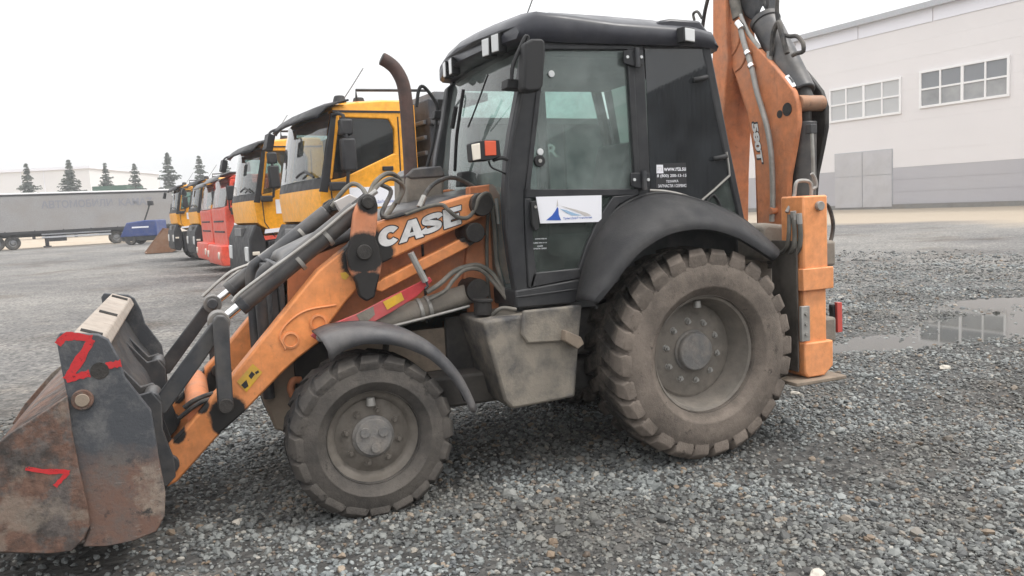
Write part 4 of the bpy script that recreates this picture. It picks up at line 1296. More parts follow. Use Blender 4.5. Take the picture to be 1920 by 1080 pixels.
# ---------------------------------------------------------------- wheels
def make_wheel(R, rim_r, width, lugs, lug_h, nave_in, nave_r, hub_r, hub_out, bolt_r, nb, mt, mr, big):
    """wheel with its outer side towards +y, centre at the origin, the rim flange at y=0"""
    inner = -width + 0.03
    m = MB()
    m.lathe([(rim_r, 0.0), (rim_r + 0.004, -0.02), (rim_r - 0.022, -0.03), (rim_r - 0.035, nave_in * 0.5), (rim_r - 0.062, nave_in - 0.01), (nave_r, nave_in),
             (nave_r, nave_in - 0.02), (rim_r - 0.05, nave_in - 0.04), (rim_r - 0.03, inner), (rim_r, inner + 0.0), (rim_r + 0.012, inner + 0.03), (rim_r + 0.012, -0.018)], (0, 0, 0), 56)
    # dished disc
    m.lathe([(nave_r + 0.02, nave_in), (nave_r * 0.9, nave_in + 0.012), (hub_r * 1.30, nave_in + 0.03), (hub_r * 1.0, nave_in + 0.03), (0.0, nave_in + 0.02), (0.0, nave_in - 0.03), (nave_r + 0.02, nave_in - 0.03)], (0, 0, 0), 48, closed=False)
    w = m.build('wheel', mr, None, smooth=50)
    ro = R - lug_h
    t = MB()
    b = 0.055 if big else 0.035
    prof = [(rim_r - 0.005, -0.012), (rim_r + 0.02, 0.016), (rim_r + 0.06, 0.03 + b * 0.4), (rim_r + (ro - rim_r) * 0.45, b), (rim_r + (ro - rim_r) * 0.72, b * 0.86), (ro - 0.03, b * 0.35),
            (ro - 0.008, b * 0.35 - 0.03), (ro, b * 0.1 - 0.06), (ro + 0.004, inner * 0.5), (ro, inner - b * 0.1 + 0.06), (ro - 0.03, inner - b * 0.5), (rim_r + (ro - rim_r) * 0.45, inner - b), (rim_r + 0.02, inner - 0.016), (rim_r - 0.005, inner + 0.012)]
    rnd = random.Random(5)
    n = 96
    vs, fs = [], []
    k = len(prof)
    for i in range(n):
        a = 2 * math.pi * i / n
        for j, (r, y) in enumerate(prof):
            vs.append(Vector((r * math.cos(a), y, r * math.sin(a))))
    for i in range(n):
        for j in range(k):
            l = (j + 1) % k
            fs.append((i * k + j, ((i + 1) % n) * k + j, ((i + 1) % n) * k + l, i * k + l))
    t.add(vs, fs)
    # chevron lugs running from each shoulder to past the middle
    mid = inner * 0.5
    for i in range(lugs):
        for side in (0, 1):
            a0 = 2 * math.pi * (i + 0.5 * side + rnd.uniform(-0.06, 0.06)) / lugs
            da = 2 * math.pi / lugs
            wlug = da * (0.385 if big else 0.42)
            ye = b * 0.60 if side == 0 else inner - b * 0.60
            ym = mid + (-0.03 if side == 0 else 0.03)
            rows = []
            steps = [(-0.55, ye, ro - 0.085 if big else ro - 0.06, 0.005), (0.0, ye + (0.012 if side == 0 else -0.012), ro - 0.03, lug_h * 0.8), (0.18, ye + (-0.03 if side == 0 else 0.03), ro, lug_h), (0.55, (ye + ym) / 2, ro, lug_h), (1.0, ym, ro, lug_h * 0.95)]
            for q, (s, y, r, h) in enumerate(steps):
                tw = a0 + da * 0.75 * max(s, 0) * (1 if side == 0 else 1)
                ww = wlug * (1.18 if q < 2 else 1.0) * rnd.uniform(0.88, 1.08)
                hh = h * rnd.uniform(0.72, 1.08)
                row = []
                for da_, top in ((-ww, 0), (-ww * 0.78, 1), (ww * 0.78, 1), (ww, 0)):
                    rr = r + (hh if top else -0.02)
                    yo = (0.014 if side == 0 else -0.014) * (1 if top and q < 1 else 0)
                    row.append(Vector((rr * math.cos(tw + da_), y + yo, rr * math.sin(tw + da_))))
                rows.append(row)
            t.loft(rows, True, True)
    t.build('tyre', mt, w, smooth=35, bevel=0.006 if big else 0.003)
    h = MB()
    h.lathe([(hub_r * 1.12, nave_in + 0.02), (hub_r * 1.10, nave_in + 0.04), (hub_r, nave_in + 0.05), (hub_r, nave_in + hub_out - 0.012), (hub_r * 0.93, nave_in + hub_out), (hub_r * 0.4, nave_in + hub_out + 0.004), (0.0, nave_in + hub_out + 0.004)], (0, 0, 0), 36, closed=False)
    if not big:
        for a in (0.6, 2.7, 4.6):
            p = Vector((hub_r * 0.55 * math.cos(a), nave_in + hub_out, hub_r * 0.55 * math.sin(a)))
            h.cyl(p, p + Vector((0, 0.012, 0)), 0.028, n=12)
    h.build('hub_cap', 'hub', w, 0.004)
    nm = None
    for i in range(nb):
        a = 2 * math.pi * (i + 0.3) / nb
        p = Vector((bolt_r * math.cos(a), nave_in + 0.018, bolt_r * math.sin(a)))
        if nm is None:
            q = MB()
            q.cyl((0, 0, 0), (0, 0.018, 0), 0.020, n=6).cyl((0, 0.018, 0), (0, 0.034, 0), 0.011, n=10).cyl((0, -0.01, 0), (0, 0.004, 0), 0.026, n=14)
            o = q.build('wheel_nut', 'grey_metal' if big else mr, w, 0.002)
            nm = o.data
        else:
            o = bpy.data.objects.new('wheel_nut', nm)
            COL.objects.link(o)
            o.parent = w
        o.location = p
        o.rotation_euler = (0, a, 0)
    v = MB()
    v.cyl((0.0, nave_in * 0.45, rim_r - 0.04), (0.0, nave_in * 0.45, rim_r - 0.085), 0.022, 0.026, n=14)
    v.build('valve_block', 'grey_metal', w, 0.003)
    return w

rear = make_wheel(0.692, 0.382, 0.42, 26, 0.036, -0.185, 0.285, 0.128, 0.085, 0.200, 10, 'tyre', 'rim', True)
rear.parent = BH
rear.location = (0.0, 1.05, 0.678)
rear2 = copy_tree(rear, BH)
rear2.location = (0.0, -1.05, 0.678)
rear2.rotation_euler = (0, 0, math.pi)
front = make_wheel(0.468, 0.262, 0.30, 20, 0.013, -0.07, 0.205, 0.108, 0.06, 0.150, 8, 'tyre_front', 'rim_front', False)
front.parent = BH
front.location = (FX, 0.965, 0.448)
front2 = copy_tree(front, BH)
front2.location = (FX, -0.965, 0.448)
front2.rotation_euler = (0, 0, math.pi)

# ---------------------------------------------------------------- front fenders
outer = [(604, 640), (630, 628), (665, 622), (700, 620), (735, 622), (765, 629), (790, 640), (815, 655), (840, 679), (862, 706), (880, 738), (893, 768)]
def front_fender(s):
    pts = catmull(PY(outer, 0.985), 3)
    c = Vector((FX, 0.985, 0.455))
    rows = []
    for k, p in enumerate(pts):
        t = k / (len(pts) - 1)
        d = (p - c)
        d.y = 0
        d.normalize()
        flare = max(0, 1 - t * 5.0)
        drop = 0.07 + 0.05 * flare - 0.03 * max(0, t * 2 - 1)
        wide = 0.33 * (1 - 0.25 * max(0, t * 2 - 1))
        row = [p - d * drop + Vector((0.02 * flare, 0.022, 0)), p - d * drop * 0.45 + Vector((0, 0.024, 0)), p + Vector((0, 0, 0)), p + d * 0.012 + Vector((0, -0.04, 0)), p + d * 0.02 + Vector((0, -wide * 0.6, 0)), p + d * 0.012 + Vector((0, -wide, 0))]
        rows.append([Vector((q.x, q.y * s, q.z)) for q in row])
    o = MB().loft(rows).build('front_fender', 'front_fender', BH, smooth=60, solid=0.012)
    MB().tube([Vector((2.02, s * 0.55, 0.62)), Vector((1.97, s * 0.6, 0.95)), Vector((1.97, s * 0.72, 1.0))], 0.02, 8).build('fender_bracket', 'chassis', o)
front_fender(1)
front_fender(-1)

# ---------------------------------------------------------------- rear fenders
fa = [(1080, 565), (1090, 510), (1112, 450), (1150, 398), (1200, 369), (1250, 364), (1313, 378), (1390, 412), (1448, 466)]
fb = [(1112, 566), (1142, 530), (1172, 490), (1205, 457), (1250, 431), (1300, 420), (1350, 424), (1403, 445), (1458, 481)]
def rear_fender(s):
    A = catmull(PY(fa, 0.79), 4)
    B = catmull(PY(fb, 1.13), 4)
    c = Vector((0, 0.95, 0.70))
    rows = []
    for a, b in zip(A, B):
        d = ((a + b) * 0.5 - c)
        d.y = 0
        d.normalize()
        row = [a + d * 0.0 + Vector((0, -0.02, 0)), a, a.lerp(b, 0.2) + d * 0.022, a.lerp(b, 0.45) + d * 0.036, a.lerp(b, 0.7) + d * 0.034, a.lerp(b, 0.88) + d * 0.022, b, b - d * 0.03 + Vector((0, -0.004, 0)), b - d * 0.034 + Vector((0, -0.03, 0))]
        rows.append([Vector((q.x, q.y * s, q.z)) for q in row])
    o = MB().loft(rows).build('rear_fender', 'fender_black', BH, smooth=70, solid=0.012)
    e = MB().tube([Vector((a.x, (a.y + 0.012) * s, a.z + 0.004)) for a in A[2:-2:2]], 0.011, 6, 2)
    e.build('fender_seal', 'rubber', o)
rear_fender(1)
rear_fender(-1)

# ---------------------------------------------------------------- tool box and step under the cab
tb = MB()
near = PY([(906, 603), (1091, 574), (1079, 745), (961, 768), (946, 752)], 0.90)
far = [Vector((p.x, 0.42, p.z)) for p in near]
tb.prism(near, (0, -0.46, 0))
toolbox = tb.build('tool_box', 'toolbox', BH, 0.018)
MB().slab([(982, 583), (1092, 572), (1086, 634), (1068, 640), (990, 645), (978, 628)], 0.925, 0.89).build('box_lid', 'toolbox', toolbox, 0.012)
MB().slab([(1062, 620), (1090, 632), (1096, 645), (1084, 655), (1060, 640)], 0.99, 0.91).build('step_bracket', 'chassis_tan', toolbox, 0.006)
MB().cyl(P(905, 590, y=0.72), P(905, 562, y=0.72), 0.055, n=20).cyl(P(905, 566, y=0.72), P(905, 560, y=0.72), 0.062, n=20).build('filler_cap', 'black_grease_shade', toolbox, 0.004)
MB().tube([P(920, 592, y=0.74), P(940, 578, y=0.78), P(968, 580, y=0.80)], 0.012, 8).build('box_hose', 'hose_dusty', toolbox)
MB().box(0.80, 1.42, -0.90, -0.44, 0.50, 1.02).build('fuel_tank', 'toolbox', BH, 0.02)
MB().box(0.78, 1.55, 0.30, 0.43, 0.45, 1.00).build('side_frame', 'chassis', BH, 0.01)

# ---------------------------------------------------------------- hood
hy = 0.40
top_l = PY([(920, 352), (880, 362), (800, 380), (720, 402)], hy)
hood_prof = [(1.20, 1.80), (1.50, 1.765), (1.95, 1.66), (2.30, 1.545), (2.50, 1.46)]
m = MB()
rows = []
for x, z in hood_prof + [(2.53, 1.40)]:
    rows.append([Vector((x, y * hy, z - dz)) for y, dz in ((1.0, 0.07), (0.96, 0.02), (0.85, 0.0), (0.4, -0.02), (0, -0.025), (-0.4, -0.02), (-0.85, 0.0), (-0.96, 0.02), (-1.0, 0.07))])
m.loft(rows)
hood = m.build('hood', 'hood_black', BH, smooth=50, solid=0.008)
for s in (1, -1):
    pts = [Vector((x, s * hy, z - 0.075)) for x, z in hood_prof] + [Vector((2.53, s * hy, 0.93)), Vector((1.20, s * hy, 0.93))]
    MB().prism(pts, (0, -s * 0.02, 0)).build('engine_panel', 'orange_faded', BH, 0.006)
MB().box(1.655, 1.67, 0.401, 0.408, 0.98, 1.62).build('panel_gap', 'black_grease_shade', hood)
g = MB()
g.box(2.525, 2.56, -0.40, 0.40, 0.85, 1.42)
grille = g.build('grille', 'steel_dark', BH, 0.01)
for i in range(9):
    y = -0.36 + i * 0.09
    MB().box(2.562, 2.60, y - 0.014, y + 0.014, 0.88, 1.40).build('grille_bar', 'steel_dark', grille, 0.004)
for y in (0.37, -0.37):
    MB().tube([(2.66, y, 0.62), (2.66, y, 1.0), (2.655, y, 1.33), (2.58, y, 1.42)], 0.034, 12).build('grille_guard', 'steel_dark', grille)

# air cleaner and exhaust
ac = PY([(763, 332), (775, 318), (828, 314), (834, 330), (832, 372), (764, 384)], 0.16)
air = MB().prism(ac, (0, -0.36, 0)).build('air_cleaner', 'casting', BH, 0.02)
MB().slab([(764, 384), (832, 372), (832, 388), (764, 402)], 0.14, -0.18).build('cleaner_base', 'steel_dark', air, 0.006)
MB().slab([(762, 330), (775, 315), (828, 311), (836, 330), (830, 332), (770, 336)], 0.17, -0.21).build('cleaner_cap', 'hood_black', air, 0.012)
st = MB().tube([P(771, 345, y=0.1), P(769, 300, y=0.1), P(765, 240, y=0.1), P(761, 190, y=0.1), P(755, 155, y=0.1), P(742, 130, y=0.1), P(728, 117, y=0.1), P(716, 110, y=0.1)], lambda t: 0.046 - 0.004 * t, 18)
stack = st.build('exhaust_stack', 'exhaust', BH)
MB().cyl(P(717, 110.5, y=0.1), P(715, 109.5, y=0.1), 0.036, n=18).build('stack_mouth', 'black_grease_shade', stack)

# ---------------------------------------------------------------- loader arms
YA0, YA1 = 0.585, 0.455
def spot(u, v, y, r):
    p = P(u, v, y=y)
    return (p.x, p.z, r)
surf('orange_arm', (0.77, 0.28, 0.09), 0.5, DUST, 0.20, 2.2, gamt=0.15, gscale=4, bump=0.08, chips=0.55,
     spots=[spot(428, 775, YA0, 0.10), spot(418, 795, YA0, 0.06), spot(905, 383, YA0, 0.07), spot(690, 478, YA0, 0.16), spot(330, 815, YA0, 0.05), spot(375, 760, YA0, 0.05), spot(318, 872, YA0, 0.05)])
surf('orange_bellcrank', (0.56, 0.215, 0.105), 0.6, DUST, 0.30, 3.2, gamt=0.25, gscale=5, bump=0.08, chips=0.6,
     spots=[spot(684, 475, 0.66, 0.125), spot(688, 540, 0.66, 0.11), spot(692, 378, 0.66, 0.075), spot(706, 470, 0.66, 0.07)])
surf('orange_link', (0.76, 0.275, 0.09), 0.5, DUST, 0.20, 2.2, gamt=0.15, gscale=4, bump=0.08, chips=0.5, spots=[spot(896, 436, 0.575, 0.11), spot(870, 446, 0.575, 0.03)])
arm_out = [(298, 858), (311, 915), (332, 904), (415, 811), (456, 775), (534, 695), (560, 672), (597, 644), (619, 606), (650, 565), (673, 540), (719, 493), (800, 455), (900, 409), (914, 396), (920, 380), (912, 361), (880, 365), (800, 389), (708, 417), (672, 440), (656, 459), (597, 507), (518, 604), (435, 707), (399, 744), (340, 815)]
arms = {}
for s in (1, -1):
    m = MB()
    (m.slab if s > 0 else m.mirror_slab)(arm_out, YA0, YA1)
    arms[s] = m.build('loader_arm', 'orange_arm', BH, 0.012)
    a = arms[s]
    for (u, v, r) in ((545, 638, 0.05), (597, 605, 0.05)):
        p = P(u, v, y=YA0)
        MB().lathe([(r, 0), (r, 0.006), (r - 0.012, 0.008), (r - 0.014, 0.0)], (p.x, s * p.y if s > 0 else -p.y - 0.008, p.z), 28).build('boss_ring', 'orange', a)
    # weld fillet on the arm
    rib = catmull(PY([(535, 655), (525, 630), (540, 605), (575, 582), (630, 572)], YA0 + 0.002), 4)
    MB().tube([Vector((p.x, p.y * s, p.z)) for p in rib], 0.007, 6, 0).build('weld_bead', 'orange', a)
# cross tubes between the arms
MB().cyl((3.06, -0.5, 0.62), (3.06, 0.5, 0.62), 0.07, n=24).cyl((2.42, -0.5, 1.10), (2.42, 0.5, 1.10), 0.065, n=24).build('arm_cross_tube', 'orange_faded', BH)

def px_poly_part(name, pts, y0, y1, mat, parent, bevel=0.006):
    m = MB().slab(pts, y0, y1)
    o = m.build(name, mat, parent, bevel)
    m2 = MB().mirror_slab(pts, y0, y1)
    o2 = m2.build(name, mat, parent if parent is BH else arms[-1], bevel)
    return o, o2

def pin(name, u, v, y0, y1, r, mat, parent):
    out = []
    for s in (1, -1):
        a = P(u, v, y=y0)
        out.append(MB().cyl((a.x, s * y0, a.z), (a.x, s * y1, a.z), r, n=24).build(name, mat, parent, 0.005))
    return out

def rod(name, a, b, r, mat, parent, n=20, bevel=0.003):
    out = []
    for s in (1, -1):
        p, q = P(*a[:2], y=a[2]), P(*b[:2], y=b[2])
        out.append(MB().cyl((p.x, s * p.y, p.z), (q.x, s * q.y, q.z), r, n=n).build(name, mat, parent, bevel))
    return out

# bellcranks with their greasy ends
bell, bell2 = px_poly_part('bellcrank', [(664, 400), (674, 372), (690, 362), (704, 368), (709, 385), (708, 420), (704, 445), (712, 465), (718, 490), (714, 512), (708, 535), (703, 558), (688, 566), (674, 556), (668, 530), (655, 505), (650, 475), (658, 452), (661, 425)], 0.66, 0.60, 'orange_bellcrank', BH, 0.012)
0 and px_poly_part('grease_patch', [(652, 470), (660, 455), (676, 447), (698, 450), (711, 463), (717, 490), (709, 500), (690, 495), (670, 497), (655, 500)], 0.663, 0.655, 'black_grease_shade', BH, 0.002)
0 and px_poly_part('grease_patch', [(664, 520), (680, 512), (700, 516), (709, 528), (703, 558), (688, 566), (674, 556)], 0.664, 0.655, 'black_grease_shade', BH, 0.002)
0 and px_poly_part('grease_patch', [(677, 390), (680, 370), (692, 361), (705, 368), (710, 385), (708, 398), (690, 394)], 0.665, 0.655, 'black_grease_shade', BH, 0.002)
pin('bellcrank_pin', 684, 473, 0.685, 0.45, 0.045, 'black_grease_shade', BH)
pin('bellcrank_pin', 691, 380, 0.68, 0.45, 0.036, 'black_grease_shade', BH)
px_poly_part('leveling_link', [(705, 533), (720, 522), (868, 446), (905, 428), (912, 440), (880, 463), (716, 548), (705, 545)], 0.575, 0.50, 'orange_link', BH, 0.008)
pin('tower_pin', 892, 436, 0.63, 0.40, 0.062, 'black_grease_shade', BH)
pin('tower_pin', 905, 383, 0.64, 0.38, 0.072, 'black_grease_shade', BH)
px_poly_part('loader_tower', [(880, 350), (925, 345), (938, 365), (945, 430), (955, 520), (965, 572), (880, 590), (870, 520), (880, 440)], 0.44, 0.36, 'orange_faded', BH, 0.008)

# tilt cylinders
tc_b = rod('tilt_cylinder', (455, 568, 0.53), (668, 394, 0.53), 0.058, 'cylinder_grey', BH, 28, 0.008)
rod('tilt_rod', (413, 603, 0.53), (460, 564, 0.53), 0.026, 'chrome', BH)
rod('gland_nut', (447, 575, 0.53), (459, 565, 0.53), 0.061, 'steel_dark', BH, 24)
rod('cylinder_eye', (668, 394, 0.53), (692, 374, 0.53), 0.050, 'black_grease_shade', BH)
pin('rod_eye', 411, 605, 0.60, 0.46, 0.060, 'hub', BH)
pin('link_pin', 411, 605, 0.66, 0.40, 0.034, 'steel_dark', BH)
for s in (1, -1):
    pth = [P(u, v, y=0.60) for u, v in ((436, 566), (452, 548), (520, 497), (600, 438), (655, 392), (690, 372))]
    o = tc_b[0 if s > 0 else 1]
    MB().tube([Vector((p.x, s * p.y, p.z)) for p in pth], 0.010, 8, 3).build('oil_pipe', 'grey_metal', o)
    cl = MB()
    for (u, v) in ((612, 444), (560, 490)):
        p, q = P(u - 3, v + 2, y=0.53), P(u + 3, v - 3, y=0.53)
        cl.cyl((p.x, s * p.y, p.z), (q.x, s * q.y, q.z), 0.064, n=24)
    cl.build('pipe_clamp', 'grey_metal', o, 0.002)

# links at the bucket end
px_poly_part('push_link', [(384, 622), (395, 606), (425, 604), (405, 645), (312, 776), (290, 780), (279, 764)], 0.645, 0.605, 'steel_dark', BH, 0.008)
px_poly_part('guide_link', [(399, 606), (406, 592), (420, 592), (430, 604), (432, 660), (438, 760), (424, 775), (408, 762), (403, 680)], 0.69, 0.65, 'steel_dark', BH, 0.008)
for s in (1, -1):
    p = P(427, 772, y=0.60)
    blob = [(402, 750), (420, 742), (440, 744), (455, 760), (456, 778), (440, 797), (418, 806), (402, 796), (410, 775)]
pin('guide_pin', 424, 762, 0.70, 0.43, 0.042, 'black_grease_shade', BH)
pin('bucket_pin', 284, 752, 0.68, 0.44, 0.045, 'steel_dark', BH)
pin('bucket_pin', 318, 872, 0.62, 0.42, 0.05, 'steel_dark', BH)
0 and px_poly_part('mud_patch', [(310, 805), (345, 765), (385, 738), (400, 742), (362, 775), (330, 815)], 0.587, 0.585, 'black_grease_shade', BH, 0)

# red safety struts, lift cylinders
px_poly_part('safety_strut', [(582, 630), (592, 620), (670, 588), (720, 562), (795, 525), (806, 519), (811, 527), (782, 556), (735, 585), (675, 619), (640, 632), (597, 640)], 0.64, 0.625, 'red_paint', BH, 0.004)
MB().slab([(718, 566), (752, 548), (758, 562), (726, 581)], 0.643, 0.641).build('warning_label', 'yellow_label', BH)
MB().slab([(668, 590), (700, 574), (703, 590), (690, 602), (676, 604)], 0.642, 0.6405).build('paint_scrape', 'casting', BH)
pin('strut_bolt', 602, 633, 0.665, 0.60, 0.026, 'grey_metal', BH)
lc = rod('lift_cylinder', (690, 612, 0.555), (893, 546, 0.50), 0.066, 'casting', BH, 28, 0.008)
rod('lift_rod', (600, 636, 0.56), (692, 611, 0.555), 0.032, 'chrome', BH)
pin('lift_pin', 897, 545, 0.60, 0.40, 0.075, 'black_grease_shade', BH)
for u, v in ((786, 581), (802, 576)):
    rod('cylinder_clamp', (u - 3, v + 1, 0.53), (u + 4, v - 1, 0.53), 0.074, 'grey_metal', lc[0], 24)
MB().tube([P(722, 615, y=0.62), P(790, 598, y=0.62), P(880, 574, y=0.6)], 0.009, 8, 2).build('oil_pipe', 'grey_metal', lc[0])
MB().tube([P(770, 474, y=0.66), P(783, 500, y=0.66), P(798, 528, y=0.66)], 0.020, 8, 2).build('lock_lever', 'grey_metal', BH)
MB().tube([P(798, 526, y=0.665), P(802, 536, y=0.665), P(797, 541, y=0.665)], 0.008, 6, 2).build('lock_pin', 'steel_dark', BH)

# warning label near the lower end of the arm
q = [(444, 716), (474, 682), (492, 698), (462, 735)]
lab = MB().prism(PY(q, YA0 + 0.002), (0, 0.0015, 0)).build('warning_label', 'yellow_label', arms[1])
MB().prism(PY([(452, 722), (462, 712), (466, 724), (459, 729)], YA0 + 0.004), (0, 0.0006, 0)).prism(PY([(466, 705), (472, 696), (478, 702), (471, 711)], YA0 + 0.004), (0, 0.0006, 0)).prism(PY([(478, 698), (484, 694), (486, 698), (480, 702)], YA0 + 0.004), (0, 0.0006, 0)).build('label_print', 'decal_black', lab, smooth=0)
MB().prism(PY([(638, 512), (648, 510), (655, 517), (648, 525), (641, 522)], YA0 + 0.002), (0, 0.0015, 0)).build('warning_label', 'yellow_label', arms[1])

# maker's lettering on the arm: broad white letters with a black edge
def ribbon(path, w):
    pts = catmull([Vector((a, 0, b)) for a, b in path], 6)
    l, r = [], []
    for k, p in enumerate(pts):
        d = (pts[min(k + 1, len(pts) - 1)] - pts[max(k - 1, 0)]).normalized()
        nn = Vector((-d.z, 0, d.x)) * w
        l.append(((p + nn).x, (p + nn).z))
        r.append(((p - nn).x, (p - nn).z))
    return [[l[k], l[k + 1], r[k + 1], r[k]] for k in range(len(pts) - 1)]
GLYPH = {
    'C': [[(0.5 + 0.5 * math.cos(a), 0.5 + 0.5 * math.sin(a)), (0.5 + 0.5 * math.cos(a2), 0.5 + 0.5 * math.sin(a2)), (0.53 + 0.17 * math.cos(a2), 0.5 + 0.19 * math.sin(a2)), (0.53 + 0.17 * math.cos(a), 0.5 + 0.19 * math.sin(a))]
          for a, a2 in [(R_(38 + k * 284 / 24), R_(38 + (k + 1) * 284 / 24)) for k in range(24)]],
    'A': [[(0, 0), (.33, 1), (.5, 1), (.5, .68), (.42, .38), (.5, .38), (.5, .19), (.37, .19), (.31, 0)], [(1, 0), (.67, 1), (.5, 1), (.5, .68), (.58, .38), (.5, .38), (.5, .19), (.63, .19), (.69, 0)]],
    'S': ribbon([(0.90, 0.68), (0.82, 0.82), (0.5, 0.86), (0.20, 0.80), (0.20, 0.64), (0.5, 0.52), (0.80, 0.37), (0.80, 0.20), (0.5, 0.14), (0.20, 0.17), (0.10, 0.32)], 0.135),
    'E': [[(0, 0), (1, 0), (1, .25), (.40, .25), (.40, .38), (.88, .38), (.88, .62), (.40, .62), (.40, .75), (1, .75), (1, 1), (0, 1)]],
}
def letter(ch, cell):
    q = [P(640 + a / 4.32, 330 + b / 4.32, y=YA0 + 0.003) for a, b in cell]
    def place(pt, off, dy):
        a, b = pt[0] + off[0], pt[1] + off[1]
        p = (q[0] * (1 - a) + q[1] * a) * (1 - b) + (q[3] * (1 - a) + q[2] * a) * b
        return p + Vector((0, dy, 0))
    e = MB()
    for k in range(8):
        off = (0.055 * math.cos(k * math.pi / 4), 0.055 * math.sin(k * math.pi / 4))
        for poly in GLYPH[ch]:
            e.add([place(p, off, -0.0012 + k * 0.0001) for p in poly], [tuple(range(len(poly)))])
    eo = e.build('letter_edge', 'decal_black', arms[1], smooth=0, recalc=False)
    w = MB()
    for poly in GLYPH[ch]:
        w.add([place(p, (0, 0), 0.0006) for p in poly], [tuple(range(len(poly)))])
    w.build('letter', 'decal_white', eo, smooth=0, recalc=False)
letter('C', ((300, 592), (478, 540), (478, 385), (300, 425)))
letter('A', ((468, 548), (668, 490), (668, 325), (478, 382)))
letter('S', ((648, 487), (818, 430), (818, 280), (648, 330)))
letter('E', ((832, 432), (972, 385), (970, 237), (822, 278)))

# ---------------------------------------------------------------- bucket
YB = 1.12
blade = [(105, 636), (112, 624), (184, 627), (203, 637), (222, 671), (234, 708), (283, 770), (290, 811), (297, 858), (310, 925), (309, 967), (294, 997), (250, 1015), (200, 1025), (155, 1026), (168, 993), (150, 894), (124, 770), (127, 749), (115, 692)]
bp, bp2 = None, None
bp = MB().slab(blade, YB, YB - 0.035).build('bucket_side', 'bucket_side', BH, 0.006)
bp2 = MB().mirror_slab(blade, YB, YB - 0.035).build('bucket_side', 'bucket_side', BH, 0.006)
# worn and rusted lower half of the near side plate
low = [(140, 850), (200, 842), (240, 836), (296, 852), (310, 925), (309, 967), (294, 997), (250, 1015), (200, 1025), (155, 1026), (168, 993), (150, 894)]

clam = [(126, 742), (75, 777), (21, 811), (-50, 868), (-130, 960), (-170, 1022), (-120, 1032), (0, 1036), (90, 1039), (135, 1034), (158, 1010), (169, 985), (160, 930), (148, 880), (135, 812)]
MB().slab(clam, YB + 0.03, YB + 0.006).build('clam_side', 'bucket_rust', BH, 0.006)
MB().mirror_slab(clam, YB + 0.03, YB + 0.006).build('clam_side', 'bucket_rust', BH, 0.006)
# curved back and floor
bk = catmull(PY([(128, 640), (150, 660), (178, 700), (215, 760), (248, 800), (268, 850), (282, 915), (284, 960), (262, 992), (215, 1008), (150, 1018), (60, 1030), (-60, 1036), (-160, 1030)], YB - 0.01), 3)
rows = [[Vector((p.x, yy, p.z)) for yy in (YB - 0.01, 0.5, 0, -0.5, -YB + 0.01)] for p in bk]
MB().loft(rows[:22]).build('bucket_back', 'steel_dark', BH, smooth=50, solid=0.018)
MB().loft(rows[21:]).build('bucket_floor', 'bucket_rust', BH, smooth=50, solid=0.018)
# front apron of the clam
ap = catmull(PY([(124, 748), (75, 782), (20, 818), (-40, 880)], YB), 3)
MB().loft([[Vector((p.x, yy, p.z)) for yy in (YB, 0, -YB)] for p in ap]).build('clam_apron', 'bucket_rust', BH, solid=0.015)
# box along the top edge
tp = PY([(138, 621), (193, 634), (204, 652), (196, 664), (150, 655)], YB - 0.036)
topb = MB().prism(tp, (0, -2 * YB + 0.072, 0)).build('top_beam', 'bucket_top', BH, 0.008)
for yy, (u0, v0), (u1, v1) in ((1.02, (148, 624), (190, 633)), (0.15, (150, 624), (192, 634)), (-0.85, (146, 623), (190, 633))):
    a, b = P(u0, v0, y=YB - 0.036), P(u1, v1, y=YB - 0.036)
    MB().tube([Vector((a.x, yy, a.z + 0.004)), Vector((b.x, yy, b.z + 0.004))], 0.012, 6, 0).build('weld_slot', 'black_grease_shade', topb)
for s in (1, -1):
    for yy in (0.66, 0.42):
        e = PY([(214, 690), (262, 735), (285, 728), (304, 750), (306, 800), (326, 850), (330, 885), (312, 905), (292, 890), (270, 850), (240, 780)], 0.6)
        MB().prism([Vector((p.x, s * yy, p.z)) for p in e], (0, 0.03, 0)).build('hinge_ear', 'steel_dark', BH, 0.006)
a = P(155, 749, y=YB)
MB().cyl((a.x, YB - 0.06, a.z), (a.x, YB + 0.02, a.z), 0.048, n=28).build('clam_pivot', 'bucket_rust', BH, 0.004)
MB().cyl((a.x, YB + 0.018, a.z), (a.x, YB + 0.026, a.z), 0.031, n=24).build('pivot_pin', 'chassis_tan', BH, 0.003)
a = P(187, 695, y=YB)
MB().cyl((a.x, YB - 0.02, a.z), (a.x, YB + 0.003, a.z), 0.040, n=28).build('pin_hole', 'black_grease_shade', BH)

def brush(pts, w, y, parent):
    """spray-painted stroke lying on the plate"""
    path = catmull([P(u, v, y=y) for u, v in pts], 5)
    l, r = [], []
    rnd = random.Random(len(pts))
    for k, p in enumerate(path):
        d = (path[min(k + 1, len(path) - 1)] - path[max(k - 1, 0)]).normalized()
        nrm = Vector((-d.z, 0, d.x))
        ww = w * rnd.uniform(0.72, 1.12)
        l.append(p + nrm * ww)
        r.append(p - nrm * ww)
    MB().loft([l, r]).build('spray_mark', 'spray_red', parent, smooth=0, recalc=False)
brush([(108, 646), (122, 632), (145, 631), (172, 636)], 0.020, YB + 0.0015, bp)
brush([(172, 636), (155, 665), (133, 700), (125, 712)], 0.021, YB + 0.0020, bp)
brush([(124, 712), (145, 706), (168, 700)], 0.018, YB + 0.0025, bp)
brush([(198, 686), (212, 684), (227, 681)], 0.018, YB + 0.0028, bp)
cs = [o for o in bpy.data.objects if o.name.startswith('clam_side')][0]
brush([(48, 878), (85, 884), (118, 884), (130, 886)], 0.012, YB + 0.0315, cs)
brush([(128, 886), (117, 897), (103, 912)], 0.011, YB + 0.0320, cs)

